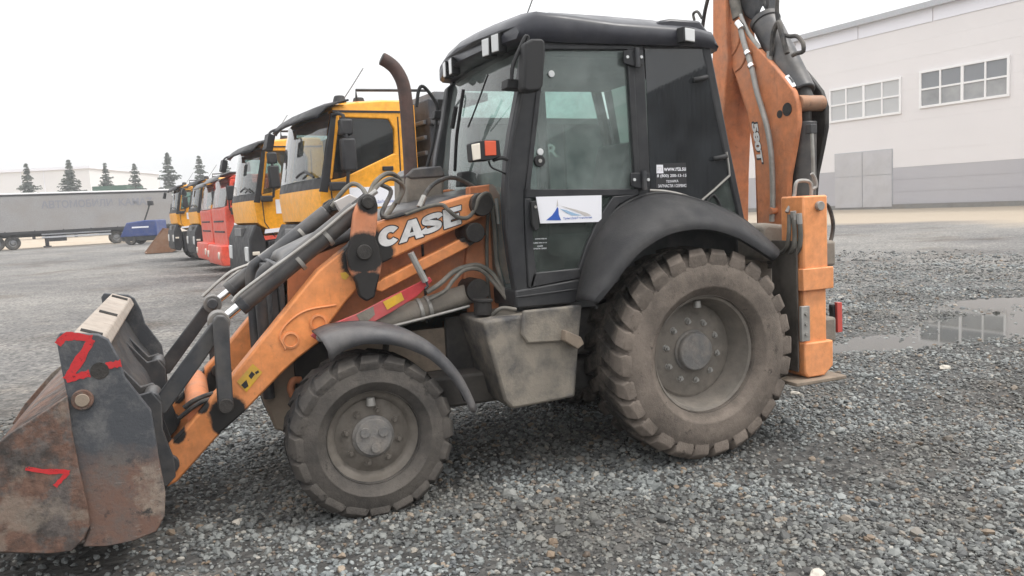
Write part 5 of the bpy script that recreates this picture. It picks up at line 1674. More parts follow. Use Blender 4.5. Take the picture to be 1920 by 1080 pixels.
# ---------------------------------------------------------------- hoses of the loader
def hose(pts, r, mat='hose', parent=None, name='hose'):
    return MB().tube([P(u, v, y=y) for u, v, y in pts], r, 8, 5).build(name, mat, parent or BH)
hose([(622, 388, .3), (640, 362, .3), (660, 345, .3), (678, 352, .35), (690, 372, .5)], 0.014, 'hose_dusty')
hose([(690, 370, .5), (705, 340, .45), (728, 325, .4), (748, 335, .35), (752, 360, .3), (735, 390, .35), (718, 412, .44)], 0.015, 'hose_dusty')
hose([(695, 366, .52), (712, 345, .48), (735, 335, .42), (757, 352, .36), (745, 382, .36)], 0.013, 'hose_dusty')
hose([(712, 345, .46), (733, 358, .46), (722, 385, .5), (716, 402, .55), (726, 408, .59), (760, 400, .6), (798, 388, .6)], 0.014, 'hose')
hose([(790, 386, .58), (800, 360, .55), (818, 342, .5), (845, 333, .45), (870, 340, .42), (900, 358, .4)], 0.014, 'hose')
hose([(760, 402, .605), (800, 388, .605), (828, 384, .61), (842, 395, .62), (858, 407, .62), (877, 408, .62), (890, 393, .63), (899, 370, .64), (915, 363, .63), (925, 385, .6)], 0.0125, 'hose_dusty')
hose([(800, 548, .62), (825, 532, .62), (850, 510, .62), (875, 500, .6), (898, 498, .58), (922, 512, .58), (945, 545, .62), (965, 575, .66)], 0.016, 'hose_dusty')
hose([(805, 562, .62), (835, 545, .63), (850, 525, .63), (872, 506, .62), (900, 506, .6), (926, 530, .6), (950, 560, .64)], 0.013, 'hose_dusty')
hose([(915, 400, .48), (913, 450, .48), (914, 520, .48), (918, 562, .5)], 0.012, 'hose_dusty')
hose([(922, 380, .5), (928, 430, .5), (932, 490, .52), (943, 530, .56), (955, 560, .6)], 0.017, 'hose_dusty')
hose([(930, 372, .55), (933, 400, .55), (935, 420, .55)], 0.012, 'grey_metal', name='hose_fitting')
hose([(786, 388, .6), (792, 375, .59), (795, 368, .58)], 0.017, 'grey_metal', name='hose_fitting')
hose([(680, 378, .56), (690, 370, .56), (706, 358, .56)], 0.016, 'grey_metal', name='hose_fitting')
hose([(380, 556, -.4), (410, 528, -.42), (436, 508, -.44), (470, 495, -.5)], 0.011, 'grey_metal', name='indicator_rod')
MB().slab([(628, 378), (655, 364), (672, 372), (664, 386), (638, 396)], 0.40, 0.34).build('reflector_plate', 'sign_grey', BH, 0.004)
hose([(492, 600, -.2), (498, 545, -.2), (520, 490, -.2), (535, 478, -.2)], 0.016, 'hose_dusty')

# ---------------------------------------------------------------- cab
YC = 0.78
cabf = MB()
apil = [(1000, 78), (983, 92), (972, 170), (957, 250), (950, 300), (946, 370), (949, 430), (957, 490), (966, 540), (968, 578), (990, 576), (991, 540), (986, 440), (984, 372), (990, 330), (1006, 210), (1024, 88)]
bpil = [(1183, 84), (1208, 83), (1221, 356), (1214, 372), (1195, 372), (1196, 357)]
cpil = [(1316, 84), (1332, 86), (1368, 270), (1400, 425), (1389, 425), (1367, 330)]
trail = [(996, 74), (1330, 80), (1332, 92), (996, 90)]
for nm_, pts in (('front_pillar', apil), ('door_pillar', bpil), ('rear_pillar', cpil), ('roof_rail', trail)):
    MB().slab(pts, YC + 0.02, YC - 0.06).build(nm_, 'cab_black', BH, 0.012)
    MB().mirror_slab(pts, YC + 0.02, YC - 0.06).build(nm_, 'cab_black', BH, 0.012)
sill = [(966, 545), (1092, 522), (1090, 548), (1080, 569), (968, 579)]
s1 = MB().slab(sill, YC + 0.03, -YC - 0.03).build('cab_sill', 'cab_black', BH, 0.012)
MB().slab([(968, 556), (1088, 540), (1088, 543), (968, 559)], YC + 0.036, YC + 0.02).build('sill_rib', 'cab_black', s1, 0.003)
# lower walls that carry the fenders, floor and rear wall
lw = MB()
for s in (1, -1):
    lw.box(-0.50, 0.62, s * (YC - 0.07), s * (YC - 0.05), 1.0, 1.62)
lw.box(-0.50, 1.18, -YC + 0.05, YC - 0.05, 1.02, 1.06)
lw.box(-0.52, -0.47, -YC + 0.05, YC - 0.05, 1.0, 1.55)
MB_low = lw.build('cab_floor', 'interior', BH)
# door
dr = MB()
dr.slab([(985, 357), (1197, 354), (1198, 366), (985, 372)], YC + 0.03, YC - 0.02)
dr.slab([(984, 372), (996, 372), (1001, 470), (1007, 512), (1000, 540), (991, 540), (986, 440)], YC + 0.03, YC - 0.02)
dr.slab([(1000, 512), (1088, 503), (1092, 521), (992, 540)], YC + 0.03, YC - 0.02)
dr.slab([(1198, 364), (1160, 384), (1130, 425), (1108, 478), (1092, 521), (1084, 508), (1100, 460), (1122, 410), (1150, 368)], YC + 0.03, YC - 0.02)
dr.slab([(1018, 84), (1190, 84), (1190, 93), (1018, 93)], YC + 0.03, YC - 0.02)
dr.slab([(1176, 90), (1188, 90), (1201, 357), (1191, 357)], YC + 0.03, YC - 0.02)
dr.slab([(1014, 90), (1024, 90), (994, 357), (985, 357), (992, 300)], YC + 0.03, YC - 0.02)
door = dr.build('cab_door', 'cab_black', BH, 0.006)
MB().slab([(1022, 90), (1180, 90), (1194, 357), (989, 358)], YC + 0.004, YC - 0.001).build('door_glass', 'glass_clear', door, smooth=0)
MB().slab([(993, 371), (1154, 366), (1124, 410), (1100, 462), (1086, 506), (1004, 513), (998, 470)], YC + 0.004, YC - 0.001).build('lower_glass', 'glass_lower', door, smooth=0)
for u, v in ((1033, 139), (1012, 285)):
    a = P(u, v, y=YC + 0.005)
    MB().cyl(a, a + Vector((0, 0.012, 0)), 0.021, n=18).build('glass_bolt', 'lamp_white', door, 0.003)
a = P(1010, 302, y=YC + 0.005)
dl = MB().cyl(a, a + Vector((0, 0.022, 0)), 0.036, n=22).build('door_lock', 'rubber', door, 0.004)
MB().cyl(a + Vector((0, 0.022, 0)), a + Vector((0, 0.026, 0)), 0.012, n=12).build('key_slot', 'grey_metal', dl)
for c in ((1190, 108), (1203, 338)):
    u, v = c
    hg = MB().slab([(u - 20, v - 14), (u + 16, v - 14), (u + 16, v + 14), (u - 4, v + 16), (u - 20, v + 10)], YC + 0.045, YC + 0.028).build('door_hinge', 'cab_black', door, 0.004)
    MB().cyl(P(u + 4, v - 18, y=YC + 0.055), P(u + 6, v + 18, y=YC + 0.055), 0.016, n=12).build('hinge_barrel', 'steel_dark', hg)
    for du in (-14, 12):
        b = P(u + du, v - 1, y=YC + 0.045)
        MB().cyl(b, b + Vector((0, 0.008, 0)), 0.010, n=10).build('hinge_bolt', 'lamp_white', hg)
hd = MB().slab([(996, 378), (1006, 376), (1010, 400), (1012, 428), (1004, 434), (998, 420)], YC + 0.06, YC + 0.03).build('door_handle', 'rubber', door, 0.006)
a = P(1004, 388, y=YC + 0.06)
MB().cyl(a, a + Vector((0, 0.006, 0)), 0.009, n=10).build('handle_lock', 'grey_metal', hd)
# printed notice and magnetic sign on the door
sg = MB().prism(PY([(1005, 369), (1128, 366), (1128, 410), (1122, 416), (1013, 419)], YC + 0.034), (0, -0.003, 0)).build('door_sign', 'sign_white', door, smooth=0)
ys = YC + 0.0355
def flat(name, px, y, mat, parent):
    m = MB()
    m.add(PY(px, y), [tuple(range(len(px)))])
    return m.build(name, mat, parent, smooth=0, recalc=False)
flat('sign_emblem', [(1024, 413), (1035, 404), (1042, 394), (1045, 388), (1047, 391), (1048, 403), (1052, 413)], ys, 'sign_blue', sg)
flat('sign_spire', [(1043.6, 387), (1045.2, 373), (1046.8, 387)], ys, 'sign_grey', sg)
flat('sign_swoosh', [(1048, 385), (1060, 388), (1080, 393), (1100, 399), (1109, 404), (1096, 405), (1088, 400), (1070, 393)], ys, 'sign_grey', sg)
flat('sign_swoosh', [(1049, 391), (1062, 394), (1078, 400), (1091, 404), (1072, 404), (1062, 399)], ys, 'sign_light_blue', sg)
lettering('sign_lettering', 'ТрансДорТехнология', [P(1056, 412.5, y=ys), P(1110, 410.0, y=ys), P(1110, 405.5, y=ys), P(1056, 407.5, y=ys)], 'sign_blue', sg, 0.01)
for k, (txt, v, u0, u1) in enumerate((('www.rta.su', 448, 1003, 1025), ('8 (800) 200-13-15', 456, 999, 1025), ('ТЕХНИКА', 462, 1007, 1018), ('ЗАПЧАСТИ / СЕРВИС', 466.5, 999, 1025))):
    lettering('notice_lettering', txt, [P(u0, v + 1.2, y=YC + 0.009), P(u1, v + 0.2, y=YC + 0.009), P(u1, v - 2.2, y=YC + 0.009), P(u0, v - 1.2, y=YC + 0.009)], 'sign_white', door, 0.01)
# side window behind the door
qw = MB().slab([(1209, 86), (1318, 88), (1368, 326), (1312, 377), (1285, 365), (1250, 358), (1220, 356)], YC + 0.012, YC + 0.006).build('side_window', 'glass_film', BH, smooth=0)
MB().mirror_slab([(1209, 86), (1318, 88), (1368, 326), (1312, 377), (1250, 358), (1220, 356)], YC + 0.012, YC + 0.006).build('side_window', 'glass_clear', BH, smooth=0)
MB().mirror_slab([(1022, 90), (1180, 90), (1194, 357), (989, 358)], YC + 0.004, YC - 0.001).build('side_window', 'glass_clear', BH, smooth=0)
tr = MB().tube([P(u, v, y=YC + 0.02) for u, v in ((1218, 357), (1250, 359), (1285, 367), (1312, 379))], 0.009, 8, 4)
tr.tube([P(u, v, y=YC + 0.02) for u, v in ((1312, 379), (1340, 355), (1368, 329), (1366, 310), (1362, 285))], 0.008, 8, 0)
tr.build('window_trim', 'grey_metal', qw)
MB().slab([(1314, 380), (1369, 332), (1390, 425), (1340, 400)], YC + 0.006, YC).build('corner_glass', 'glass_lower', BH, smooth=0)
MB().tube([P(u, v, y=YC + 0.012) for u, v in ((1322, 382), (1336, 366), (1346, 376), (1354, 396), (1358, 410))], 0.009, 8, 4).build('corner_seal', 'rubber', BH)
for (u, v, du) in ((1313, 148, 12), (1350, 296, 11)):
    MB().tube([P(u - du, v + 2, y=YC + 0.03), P(u, v, y=YC + 0.045), P(u + du, v - 3, y=YC + 0.03)], 0.018, 10, 3).build('window_latch', 'rubber', qw)
yg = YC + 0.0135
MB().add(PY([(1230, 307), (1286, 305), (1288, 352), (1230, 352)], yg - 0.0008), [(0, 1, 2, 3)]).build('notice_ground', 'decal_black', qw, smooth=0, recalc=False)
for txt, u0, u1, vb, vt in (('www.rta.su', 1245, 1286, 321, 313.5), ('8 (800) 200-13-15', 1232, 1287, 334, 327), ('ТЕХНИКА', 1249, 1272, 342.5, 338), ('ЗАПЧАСТИ / СЕРВИС', 1234, 1287, 351.5, 346)):
    lettering('notice_lettering', txt, [P(u0, vb, y=yg), P(u1, vb - 1, y=yg), P(u1, vt - 1, y=yg), P(u0, vt, y=yg)], 'sign_white', qw, 0.012)
fr = flat('notice_emblem', [(1231, 309), (1243, 309), (1244, 325), (1231, 325)], yg, 'sign_white', qw)
lettering('emblem_letters', 'РТА', [P(1233, 322, y=yg + 0.001), P(1242, 322, y=yg + 0.001), P(1242, 313, y=yg + 0.001), P(1233, 313, y=yg + 0.001)], 'sign_grey', fr, 0.0)
# windscreen and rear window
def ws_x(z):
    return 1.165 - 0.16 * max(0, (z - 1.75) / 0.9) ** 1.4
rows = []
for z in (1.10, 1.4, 1.75, 2.0, 2.25, 2.45, 2.66):
    rows.append([Vector((ws_x(z) + 0.07 * (1 - (y / 0.76) ** 2), y, z)) for y in (0.76, 0.6, 0.4, 0.2, 0, -0.2, -0.4, -0.6, -0.76)])
MB().loft(rows).build('windscreen', 'glass_clear', BH, smooth=80)
MB().loft([[Vector((-0.30, y, 2.64)) for y in (0.72, 0, -0.72)], [Vector((-0.50, y, 1.58)) for y in (0.72, 0, -0.72)]]).build('rear_window', 'glass_clear', BH)
# interior
stt = MB()
stt.box(0.02, 0.50, -0.26, 0.26, 1.30, 1.46)
stt.prism([Vector(p) for p in ((0.06, 0.25, 1.44), (-0.08, 0.25, 2.08), (0.04, 0.25, 2.12), (0.18, 0.25, 1.46))], (0, -0.5, 0))
stt.box(0.1, 0.4, -0.18, 0.18, 1.06, 1.30)
seat = stt.build('seat', 'interior', BH, 0.04, seg=3)
MB().tube([Vector((0.80 + 0.06 * math.sin(t), 0.19 * math.cos(t), 1.79 + 0.19 * math.sin(t) * 0.75)) for t in [k * 2 * math.pi / 20 for k in range(21)]], 0.014, 8, 0).build('steering_wheel', 'rubber', BH)
MB().cyl((0.80, 0, 1.79), (0.98, 0, 1.25), 0.035, n=12).box(0.92, 1.08, -0.25, 0.25, 1.08, 1.56).build('dashboard', 'interior', BH, 0.02)
MB().box(0.0, 0.5, -0.70, -0.42, 1.06, 1.62).box(-0.45, -0.15, -0.62, 0.1, 1.06, 1.75).build('side_console', 'interior', BH, 0.02)
MB().box(-0.32, 1.0, -0.72, 0.72, 2.60, 2.66).build('headliner', 'interior_grey', BH, 0.01)
MB().tube([(0.45, -0.28, 1.45), (0.47, -0.29, 1.75), (0.46, -0.29, 1.86)], 0.014, 8, 2).build('control_lever', 'rubber', BH)
dsp = MB().slab([(865, 322), (900, 318), (902, 348), (862, 350)], 0.1, 0.0).build('instrument_pod', 'rubber', BH, 0.01)
# roof
rows = []
for x, zb, zs, zc, hw, bul in ((1.10, 2.69, 2.76, 2.78, 0.80, 0.12), (1.07, 2.675, 2.80, 2.825, 0.82, 0.12), (0.98, 2.67, 2.845, 2.885, 0.835, 0.10), (0.80, 2.665, 2.83, 2.935, 0.845, 0.06), (0.45, 2.665, 2.80, 2.955, 0.85, 0), (0.1, 2.665, 2.79, 2.94, 0.85, 0), (-0.14, 2.665, 2.785, 2.90, 0.85, 0), (-0.28, 2.66, 2.765, 2.83, 0.83, -0.03), (-0.34, 2.65, 2.70, 2.76, 0.80, -0.04)):
    row = []
    for f, zz in ((-1.0, zb + 0.03), (-1.0, zs - 0.03), (-0.97, zs), (-0.8, zs * 0.55 + zc * 0.45), (-0.4, zc - 0.012), (0, zc), (0.4, zc - 0.012), (0.8, zs * 0.55 + zc * 0.45), (0.97, zs), (1.0, zs - 0.03), (1.0, zb + 0.03), (0.97, zb), (0.5, zb), (0, zb), (-0.5, zb), (-0.97, zb)):
        row.append(Vector((x + bul * (1 - f * f), f * hw, zz)))
    rows.append(row)
roof = MB().loft(rows, True, True).build('roof', 'roof_black', BH, smooth=45)
rr = MB().slab([(1236, 38), (1258, 34), (1313, 38), (1330, 60), (1328, 70), (1240, 66)], 0.80, 0.55)
rr.build('roof_corner_pod', 'roof_black', roof, 0.02)
def lamp(c, nrm, w, h, lens='lamp_white', name='work_light', parent=None):
    c, nrm = Vector(c), Vector(nrm).normalized()
    sx = Vector((0, 0, 1)).cross(nrm).normalized()
    sz = nrm.cross(sx)
    hs = MB().obox(c, sx * (w + 0.008), nrm * 0.03, sz * (h + 0.008)).build(name, 'rubber', parent or roof, 0.006)
    MB().obox(c + nrm * 0.029, sx * w, nrm * 0.006, sz * h).build('lens', lens, hs, 0.004)
for u, v, xx in ((926, 90, 1.13), (944, 82, 1.11), (848.5, 131, 1.13), (860, 125, 1.15)):
    a = P(u, v, x=xx)
    lamp(a + Vector((0.03, 0, 0)), (1, 0.25 if a.y > 0 else -0.1, 0.0), 0.036, 0.052)
a = P(1286, 67, y=0.86)
lamp(a, (-0.35, 1, 0), 0.05, 0.04)
for y in (0.45, -0.45, -0.7):
    lamp((-0.49, y, 2.74), (-1, 0, 0), 0.05, 0.04)
MB().tube([P(984, 37, y=0.3), P(991, 19, y=0.3), P(1003, -14, y=0.3)], 0.004, 6, 2).build('antenna', 'rubber', roof)
# mirrors and indicator lamps
mr = MB().slab([(985, 80), (998, 72), (1018, 72), (1023, 80), (1019, 160), (1013, 170), (990, 172), (982, 166), (984, 120)], 1.02, 0.92).build('mirror', 'rubber', BH, 0.02, seg=3)
MB().tube([P(u, v, y=0.94) for u, v in ((984, 120), (986, 92), (990, 72), (985, 69), (975, 90), (962, 122), (959, 150))], 0.012, 8, 4).build('mirror_arm', 'rubber', mr)
MB().slab([(952, 147), (982, 149), (981, 168), (951, 165)], 0.90, 0.80).build('mirror_bracket', 'rubber', mr, 0.006)
MB().tube([P(u, v, y=0.83) for u, v in ((978, 168), (966, 230), (955, 290), (951, 340), (953, 395))], 0.013, 8, 4).build('grab_rail', 'cab_black', BH)
il = MB().slab([(883, 268), (906, 262), (937, 262), (940, 294), (918, 301), (886, 303)], 0.93, 0.84).build('indicator_lamp', 'rubber', BH, 0.008)
MB().prism(PY([(909, 264), (930, 264), (931, 291), (910, 292)], 0.934), (0, -0.006, 0)).build('amber_lens', 'lamp_amber', il, 0.004)
MB().prism([P(884, 271, y=0.935), P(900, 268, y=0.935), P(902, 298, y=0.935), P(887, 301, y=0.935)], (0.0, -0.007, 0)).build('clear_lens', 'lamp_cream', il, 0.004)
MB().tube([P(925, 300, y=0.88), P(940, 296, y=0.86), P(955, 300, y=0.82)], 0.012, 8, 3).build('lamp_bracket', 'rubber', il)
MB().tube([P(916, 302, y=0.87), P(922, 314, y=0.87), P(940, 322, y=0.84), P(950, 328, y=0.8)], 0.006, 6, 4).build('lamp_cable', 'rubber', il)
# far side mirror and rails, seen past the windscreen
fm = MB().tube([P(u, v, y=-0.9) for u, v in ((800, 315), (812, 270), (818, 230), (820, 200), (808, 178), (793, 162), (785, 170), (781, 200))], 0.014, 8, 4)
fm.tube([P(u, v, y=-0.9) for u, v in ((822, 225), (832, 200), (846, 186), (862, 178))], 0.013, 8, 3)
fmo = fm.build('mirror_rail', 'rubber', BH)
MB().slab([(816, 207), (836, 207), (834, 224), (814, 222)], -0.86, -0.95).build('rail_clamp', 'rubber', fmo, 0.006)
# wipers
wp = MB().tube([P(869, 168, x=1.27), P(862, 215, x=1.28), P(856, 260, x=1.28), P(853, 320, x=1.27)], 0.012, 8, 3)
wp.tube([P(855, 200, x=1.29), P(848, 240, x=1.30)], 0.016, 8, 0)
wp.build('wiper', 'rubber', BH)
MB().tube([P(915, 140, x=1.22), P(895, 195, x=1.24), P(878, 238, x=1.25)], 0.006, 6, 2).build('wiper', 'rubber', BH)

# ---------------------------------------------------------------- rear frame, stabilisers
rf = MB()
rf.box(-1.16, -0.78, -0.98, 0.98, 0.62, 0.80)
rf.box(-1.16, -0.98, -0.98, 0.98, 1.16, 1.34)
rf.box(-1.1, -0.78, -0.40, 0.40, 0.7, 1.3)
rearf = rf.build('rear_frame', 'casting', BH, 0.02)
MB().slab([(1428, 425), (1440, 418), (1478, 422), (1482, 486), (1470, 492), (1430, 488)], 0.74, 0.45).build('swing_casting', 'casting', BH, 0.03, seg=3)
for y_ in (0.30, -0.80):
    MB().box(-0.98, -0.72, y_, y_ + 0.5, 0.55, 0.95).build('frame_gusset', 'chassis', BH, 0.01)
def stabiliser(s):
    X0, X1, Y0, Y1 = -0.80, -1.01, 1.06, 0.84
    ps = lambda m, x0, x1, y0, y1, z0, z1: m.box(x0, x1, s * y0, s * y1, z0, z1)
    m = MB()
    ps(m, X0, X1, Y0, Y1, 1.02, 1.66)
    o = m.build('stabilizer_post', 'orange_clean', BH, 0.012)
    m = MB()
    ps(m, X0 + 0.02, X1 - 0.035, Y0 + 0.015, Y1 - 0.02, 1.02, 1.17)
    m.build('post_collar', 'orange_clean', o, 0.006)
    m = MB()
    ps(m, X0 - 0.012, X1 + 0.006, Y0 - 0.012, Y1 + 0.012, 0.60, 1.03)
    lg = m.build('stabilizer_leg', 'orange_clean', o, 0.012)
    pr = [(X0 + 0.01, 0.66), (X1 - 0.03, 0.66), (X1 - 0.03, 0.48), (X1 + 0.05, 0.42), (X0 - 0.02, 0.42), (X0 + 0.01, 0.46)]
    MB().prism([Vector((x, s * (Y0 + 0.01), z)) for x, z in pr], (0, -s * (Y0 - Y1 + 0.02), 0)).build('stabilizer_shoe', 'orange_clean', o, 0.01)
    m = MB()
    ps(m, X0 + 0.13, X1 - 0.10, Y0 + 0.06, Y1 - 0.12, 0.385, 0.412)
    m.build('ground_pad', 'chassis_tan', o, 0.006)
    m = MB()
    ps(m, X0 + 0.05, X0 - 0.02, Y0 + 0.002, Y0 + 0.03, 0.68, 0.92)
    st_ = m.build('bolt_strip', 'grey_metal', o, 0.004)
    for z in (0.73, 0.80, 0.87):
        MB().cyl((X0 + 0.015, s * (Y0 + 0.03), z), (X0 + 0.015, s * (Y0 + 0.042), z), 0.014, n=6).build('strip_bolt', 'grey_metal', st_)
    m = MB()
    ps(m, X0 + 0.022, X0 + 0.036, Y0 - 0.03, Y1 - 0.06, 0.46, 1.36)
    m.build('post_shade_sheet', 'post_shade_dark', o, 0.004)  # dark sheet laid over the post front, standing in for its shade
    b = P(1534, 386, y=Y0)
    MB().cyl((b.x, s * Y0, b.z), (b.x, s * (Y0 + 0.03), b.z), 0.032, n=20).build('post_bolt', 'grey_metal', o, 0.004)
    return o
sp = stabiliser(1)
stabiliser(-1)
MB().tube([P(u, v, y=0.98) for u, v in ((1507, 610), (1508, 650), (1507, 690))], 0.011, 8, 2).cyl(P(1507, 688, y=0.98), P(1506, 702, y=0.98), 0.024, 0.02, 12).build('hanging_pin', 'grey_metal', BH)
for k, pts in enumerate((((1475, 398), (1488, 372), (1492, 345), (1500, 339), (1516, 340), (1521, 350), (1521, 372)), ((1521, 355), (1530, 350), (1528, 335), (1522, 325)))):
    MB().tube([P(u, v, y=0.92) for u, v in pts], 0.013, 8, 3).build('guard_rail', 'grey_metal', BH)
hose([(1487, 400, 1.03), (1490, 440, 1.03), (1486, 468, 1.0), (1465, 488, .8), (1440, 492, .7)], 0.016, 'hose_dusty')
hose([(1498, 402, 1.05), (1501, 445, 1.05), (1494, 474, 1.0), (1470, 496, .8), (1440, 500, .7)], 0.016, 'hose_dusty')
hose([(1480, 402, 1.0), (1479, 440, 1.0), (1474, 465, .95), (1455, 480, .8)], 0.014, 'hose_dusty')
hose([(1487, 396, 1.03), (1489, 412, 1.03)], 0.020, 'grey_metal', name='hose_fitting')
hose([(1498, 400, 1.05), (1499, 420, 1.05)], 0.020, 'grey_metal', name='hose_fitting')
hose([(1545, 380, .9), (1555, 390, .9), (1562, 420, .9), (1558, 450, .9), (1550, 458, .9)], 0.014, 'hose')
tl = MB().slab([(1561, 572), (1571, 571), (1572, 622), (1563, 623)], 0.70, 0.66).build('tail_lamp', 'rubber', BH, 0.004)
MB().slab([(1570, 567), (1579, 567), (1580, 622), (1571, 624)], 0.72, 0.69).build('red_lens', 'lamp_red', tl, 0.003)
MB().box(-1.42, -1.02, 0.56, 0.64, 0.60, 0.68).build('lamp_bar', 'chassis', BH, 0.005)

# ---------------------------------------------------------------- backhoe boom, swung across the rear
XB = -1.25
surf('boom_pin', (0.36, 0.19, 0.11), 0.6, DUST, 0.3, 6, gamt=0.9, gscale=9)
bf = [(1421, 425), (1417, 300), (1402, 210), (1385, 160), (1366, 111), (1357, 60), (1352, -70), (1372, -70), (1380, 15), (1400, 68), (1440, 112), (1470, 148), (1486, 170), (1494, 195), (1495, 230), (1488, 275), (1478, 330), (1472, 425)]
boom = MB().prism(PX(bf, XB), (-0.05, 0, 0)).build('boom', 'orange_faded', BH, 0.008)
MB().prism([p + Vector((-0.27, 0, 0)) for p in PX([(1417, 300), (1402, 210), (1380, 130), (1380, 20), (1400, 68), (1440, 112), (1470, 148), (1486, 170), (1495, 200), (1495, 240), (1488, 280), (1478, 330), (1472, 425), (1421, 425)], XB)], (-0.04, 0, 0)).build('boom_plate', 'black_grease_shade', boom, 0.008)  # back plate coloured near black in place of shade between the plates
# web that closes the box between both plates
wb = PX([(1421, 425), (1417, 300), (1402, 210), (1385, 160), (1369, 118)], XB - 0.05)
MB().loft([[p, p + Vector((-0.22, 0, 0))] for p in wb]).build('boom_web', 'orange_faded', boom, solid=0.02)
wb = PX([(1470, 425), (1468, 380), (1462, 330)], XB - 0.05)
MB().loft([[p, p + Vector((-0.22, 0, 0))] for p in wb]).build('boom_web', 'black_grease_shade', boom, solid=0.02)
a = P(1500, 193, x=XB - 0.05)
MB().cyl((XB - 0.045, a.y - 0.02, a.z), (XB - 0.275, a.y - 0.02, a.z), 0.06, n=24).build('boom_pin', 'boom_pin', boom, 0.004)
for u, v, r in ((1476, 205, 0.05), (1462, 214, 0.03)):
    a = P(u, v, x=XB + 0.001)
    MB().cyl(a, a + Vector((0.003, 0, 0)), r, n=22).build('plate_hole', 'black_grease_shade', boom)
# seams where the side plates overlap
for pts in (((1363, 110), (1375, 100), (1385, 80), (1387, 55)), ((1378, 134), (1390, 124), (1398, 106), (1399, 90))):
    MB().tube([P(u, v, x=XB + 0.002) for u, v in pts], 0.010, 6, 4).build('plate_seam', 'orange_faded', boom)
# steel pipe and hose along the boom
MB().tube([P(u, v, x=XB + 0.03) for u, v in ((1386, 45), (1395, 80), (1409, 125), (1420, 175), (1435, 225), (1444, 270), (1448, 320), (1449, 380), (1447, 415))], 0.022, 10, 4).build('oil_pipe', 'grey_metal', boom)
for u, v, w_, q in ((1387, 48, 4, 12), (1402, 100, 2, 6), (1409, 124, 2, 6)):
    MB().cyl(P(u - w_, v - q * 0.5, x=XB + 0.03), P(u + w_, v + q * 0.5, x=XB + 0.03), 0.030, n=12).build('pipe_union', 'chrome', boom, 0.003)
MB().tube([P(u, v, x=XB - 0.02) for u, v in ((1370, -30), (1378, 5), (1384, 35))], 0.045, 10, 2).build('boom_hose', 'hose_dusty', boom)
MB().tube([P(u, v, x=XB - 0.02) for u, v in ((1388, 28), (1402, 60), (1425, 92))], 0.018, 8, 2).build('oil_pipe', 'grey_metal', boom)
MB().cyl(P(1455, 395, x=XB), P(1455, 395, x=XB) + Vector((0.06, 0, 0)), 0.028, n=14).build('boom_bolt', 'orange_faded', boom, 0.004)
# model number running down the boom
qd = [P(1411, 242, x=XB + 0.004), P(1419, 305, x=XB + 0.004), P(1430, 305, x=XB + 0.004), P(1421, 238, x=XB + 0.004)]
qe = [p + Vector((-0.0015, 0, 0)) for p in qd]
q0, q1, q2, q3 = 0, 1, 2, 3
tb_, t_r, t_t, t_l = P(1409, 232, x=XB + 0.004), P(1420, 305, x=XB + 0.004), P(1431, 304, x=XB + 0.004), P(1420, 230, x=XB + 0.004)
e0 = lettering('model_number_edge', '580T', [p - Vector((0.0015, 0, 0)) for p in (tb_, t_r, t_t, t_l)], 'decal_black', boom, 0.09, 0.05)
lettering('model_number', '580T', (tb_, t_r, t_t, t_l), 'decal_white', e0, 0.05)
# cylinders of the boom
XM = XB - 0.155
c1 = MB().cyl(P(1507, 405, x=XM), P(1509, 228, x=XM), 0.088, n=28).build('boom_cylinder', 'cylinder_grey', BH, 0.01)
MB().cyl(P(1509, 232, x=XM), P(1510, 200, x=XM), 0.05, n=20).build('cylinder_rod', 'black_grease_shade', c1)
MB().tube([P(u, v, x=XM + 0.09) for u, v in ((1522, 248), (1524, 290), (1525, 330), (1527, 350))], 0.013, 8, 3).build('oil_pipe', 'grey_metal', c1)
a = P(1521, 242, x=XM + 0.08)
MB().obox(a, Vector((0.03, 0, 0)), Vector((0, 0.03, 0)), Vector((0, 0, 0.035))).build('pipe_block', 'steel_dark', c1, 0.005)
c2 = MB().cyl(P(1503, 176, x=XM), P(1436, 42, x=XM), 0.110, n=30).build('dipper_cylinder', 'cylinder_grey', BH, 0.012)
MB().cyl(P(1437, 44, x=XM), P(1433, 36, x=XM), 0.120, n=30).build('cylinder_head', 'steel_dark', c2, 0.006)
MB().cyl(P(1435, 38, x=XM), P(1408, -20, x=XM), 0.06, n=20).build('cylinder_rod', 'chrome', c2)
MB().cyl(P(1512, 196, x=XM), P(1500, 170, x=XM), 0.075, n=20).build('cylinder_eye', 'black_grease_shade', c2, 0.006)
MB().tube([P(u, v, x=XM + 0.12) for u, v in ((1446, 105), (1448, 78), (1452, 55), (1460, 42), (1465, 60), (1476, 100))], 0.020, 8, 4).build('hose', 'hose', c2)
MB().tube([P(u, v, x=XM + 0.10) for u, v in ((1458, -10), (1457, 20), (1460, 45), (1466, 62), (1480, 68), (1494, 68), (1505, 80), (1506, 96), (1494, 100), (1486, 104))], 0.016, 8, 4).build('hose', 'hose', c2)
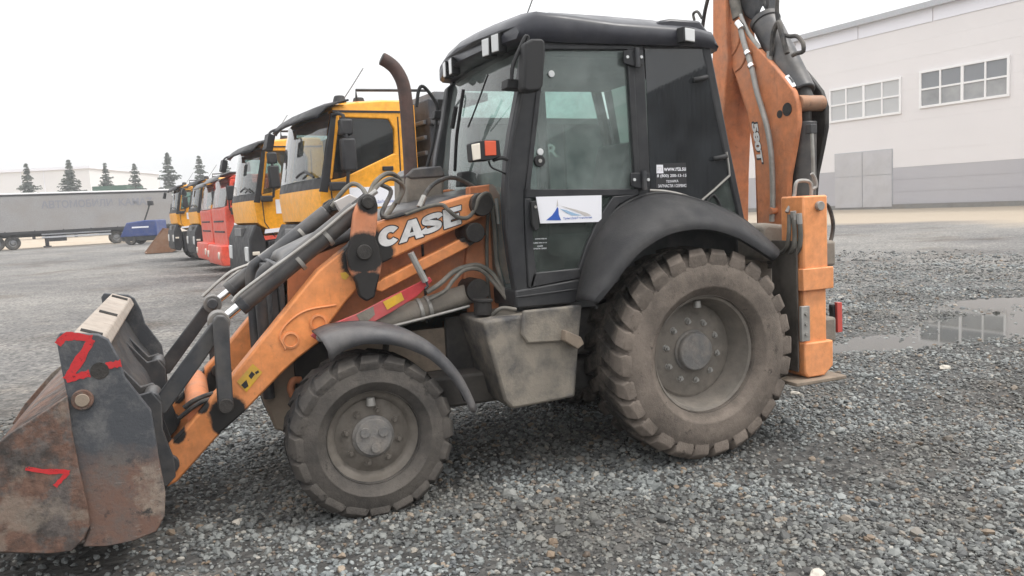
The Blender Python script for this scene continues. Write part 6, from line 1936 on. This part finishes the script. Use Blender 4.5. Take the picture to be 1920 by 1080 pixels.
MB().tube([P(u, v, x=XM + 0.11) for u, v in ((1476, 145), (1484, 155), (1489, 165))], 0.024, 8, 2).build('hose_fitting', 'chrome', c2)
MB().cyl(P(1444, 96, x=XM + 0.12), P(1443, 116, x=XM + 0.12), 0.026, n=12).build('hose_fitting', 'grey_metal', c2)
# linkage at the top of the frame
MB().tube([P(u, v, x=XM) for u, v in ((1420, -30), (1428, -5), (1436, 18), (1442, 30))], 0.018, 8, 2).tube([P(u, v, x=XM) for u, v in ((1432, -30), (1440, 0), (1436, 18))], 0.014, 8, 2).build('hose_guide', 'steel_dark', BH)
# tilted dark guard near the boom top
MB().prism(PX([(1378, -70), (1412, -70), (1420, 20), (1412, 42), (1395, 30), (1382, 0)], XM + 0.08), (-0.2, 0, 0)).build('boom_head', 'steel_dark', boom, 0.02)
# dipper, folded down on the far side
XD = -1.20
dp = [(1336, -70), (1358, -70), (1360, 60), (1364, 108), (1360, 160), (1354, 240), (1351, 330), (1350, 430), (1330, 430), (1334, 200), (1336, 60)]
dip = MB().prism(PX(dp, XD), (-0.30, 0, 0)).build('dipper', 'orange_faded', BH, 0.01)
MB().tube([P(u, v, x=XD) for u, v in ((1302, 38), (1300, 26), (1308, 22), (1316, 34))], 0.012, 8, 4).tube([P(u, v, x=XD) for u, v in ((1316, 60), (1322, 20), (1332, -20))], 0.016, 8, 3).build('hose', 'hose', BH)

hose([(345, 765, .5), (362, 752, .5), (385, 742, .5), (400, 738, .5)], 0.014, 'hose')
hose([(335, 785, .52), (360, 765, .52), (382, 752, .52), (402, 748, .52)], 0.013, 'hose')

# ================================================================ hazy air
m, n, out = nodes('haze_air')
pv = n.nodes.new('ShaderNodeVolumePrincipled')
pv.inputs['Color'].default_value = (0.93, 0.94, 0.95, 1)
pv.inputs['Density'].default_value = 0.0016
pv.inputs['Anisotropy'].default_value = 0.3
n.links.new(pv.outputs[0], out.inputs['Volume'])
tag(MB().box(-150, 120, -230, 90, -1.5, 22.0).build('haze', 'haze_air', smooth=0), 'thin pale haze over the whole yard', 'haze', kind='stuff')
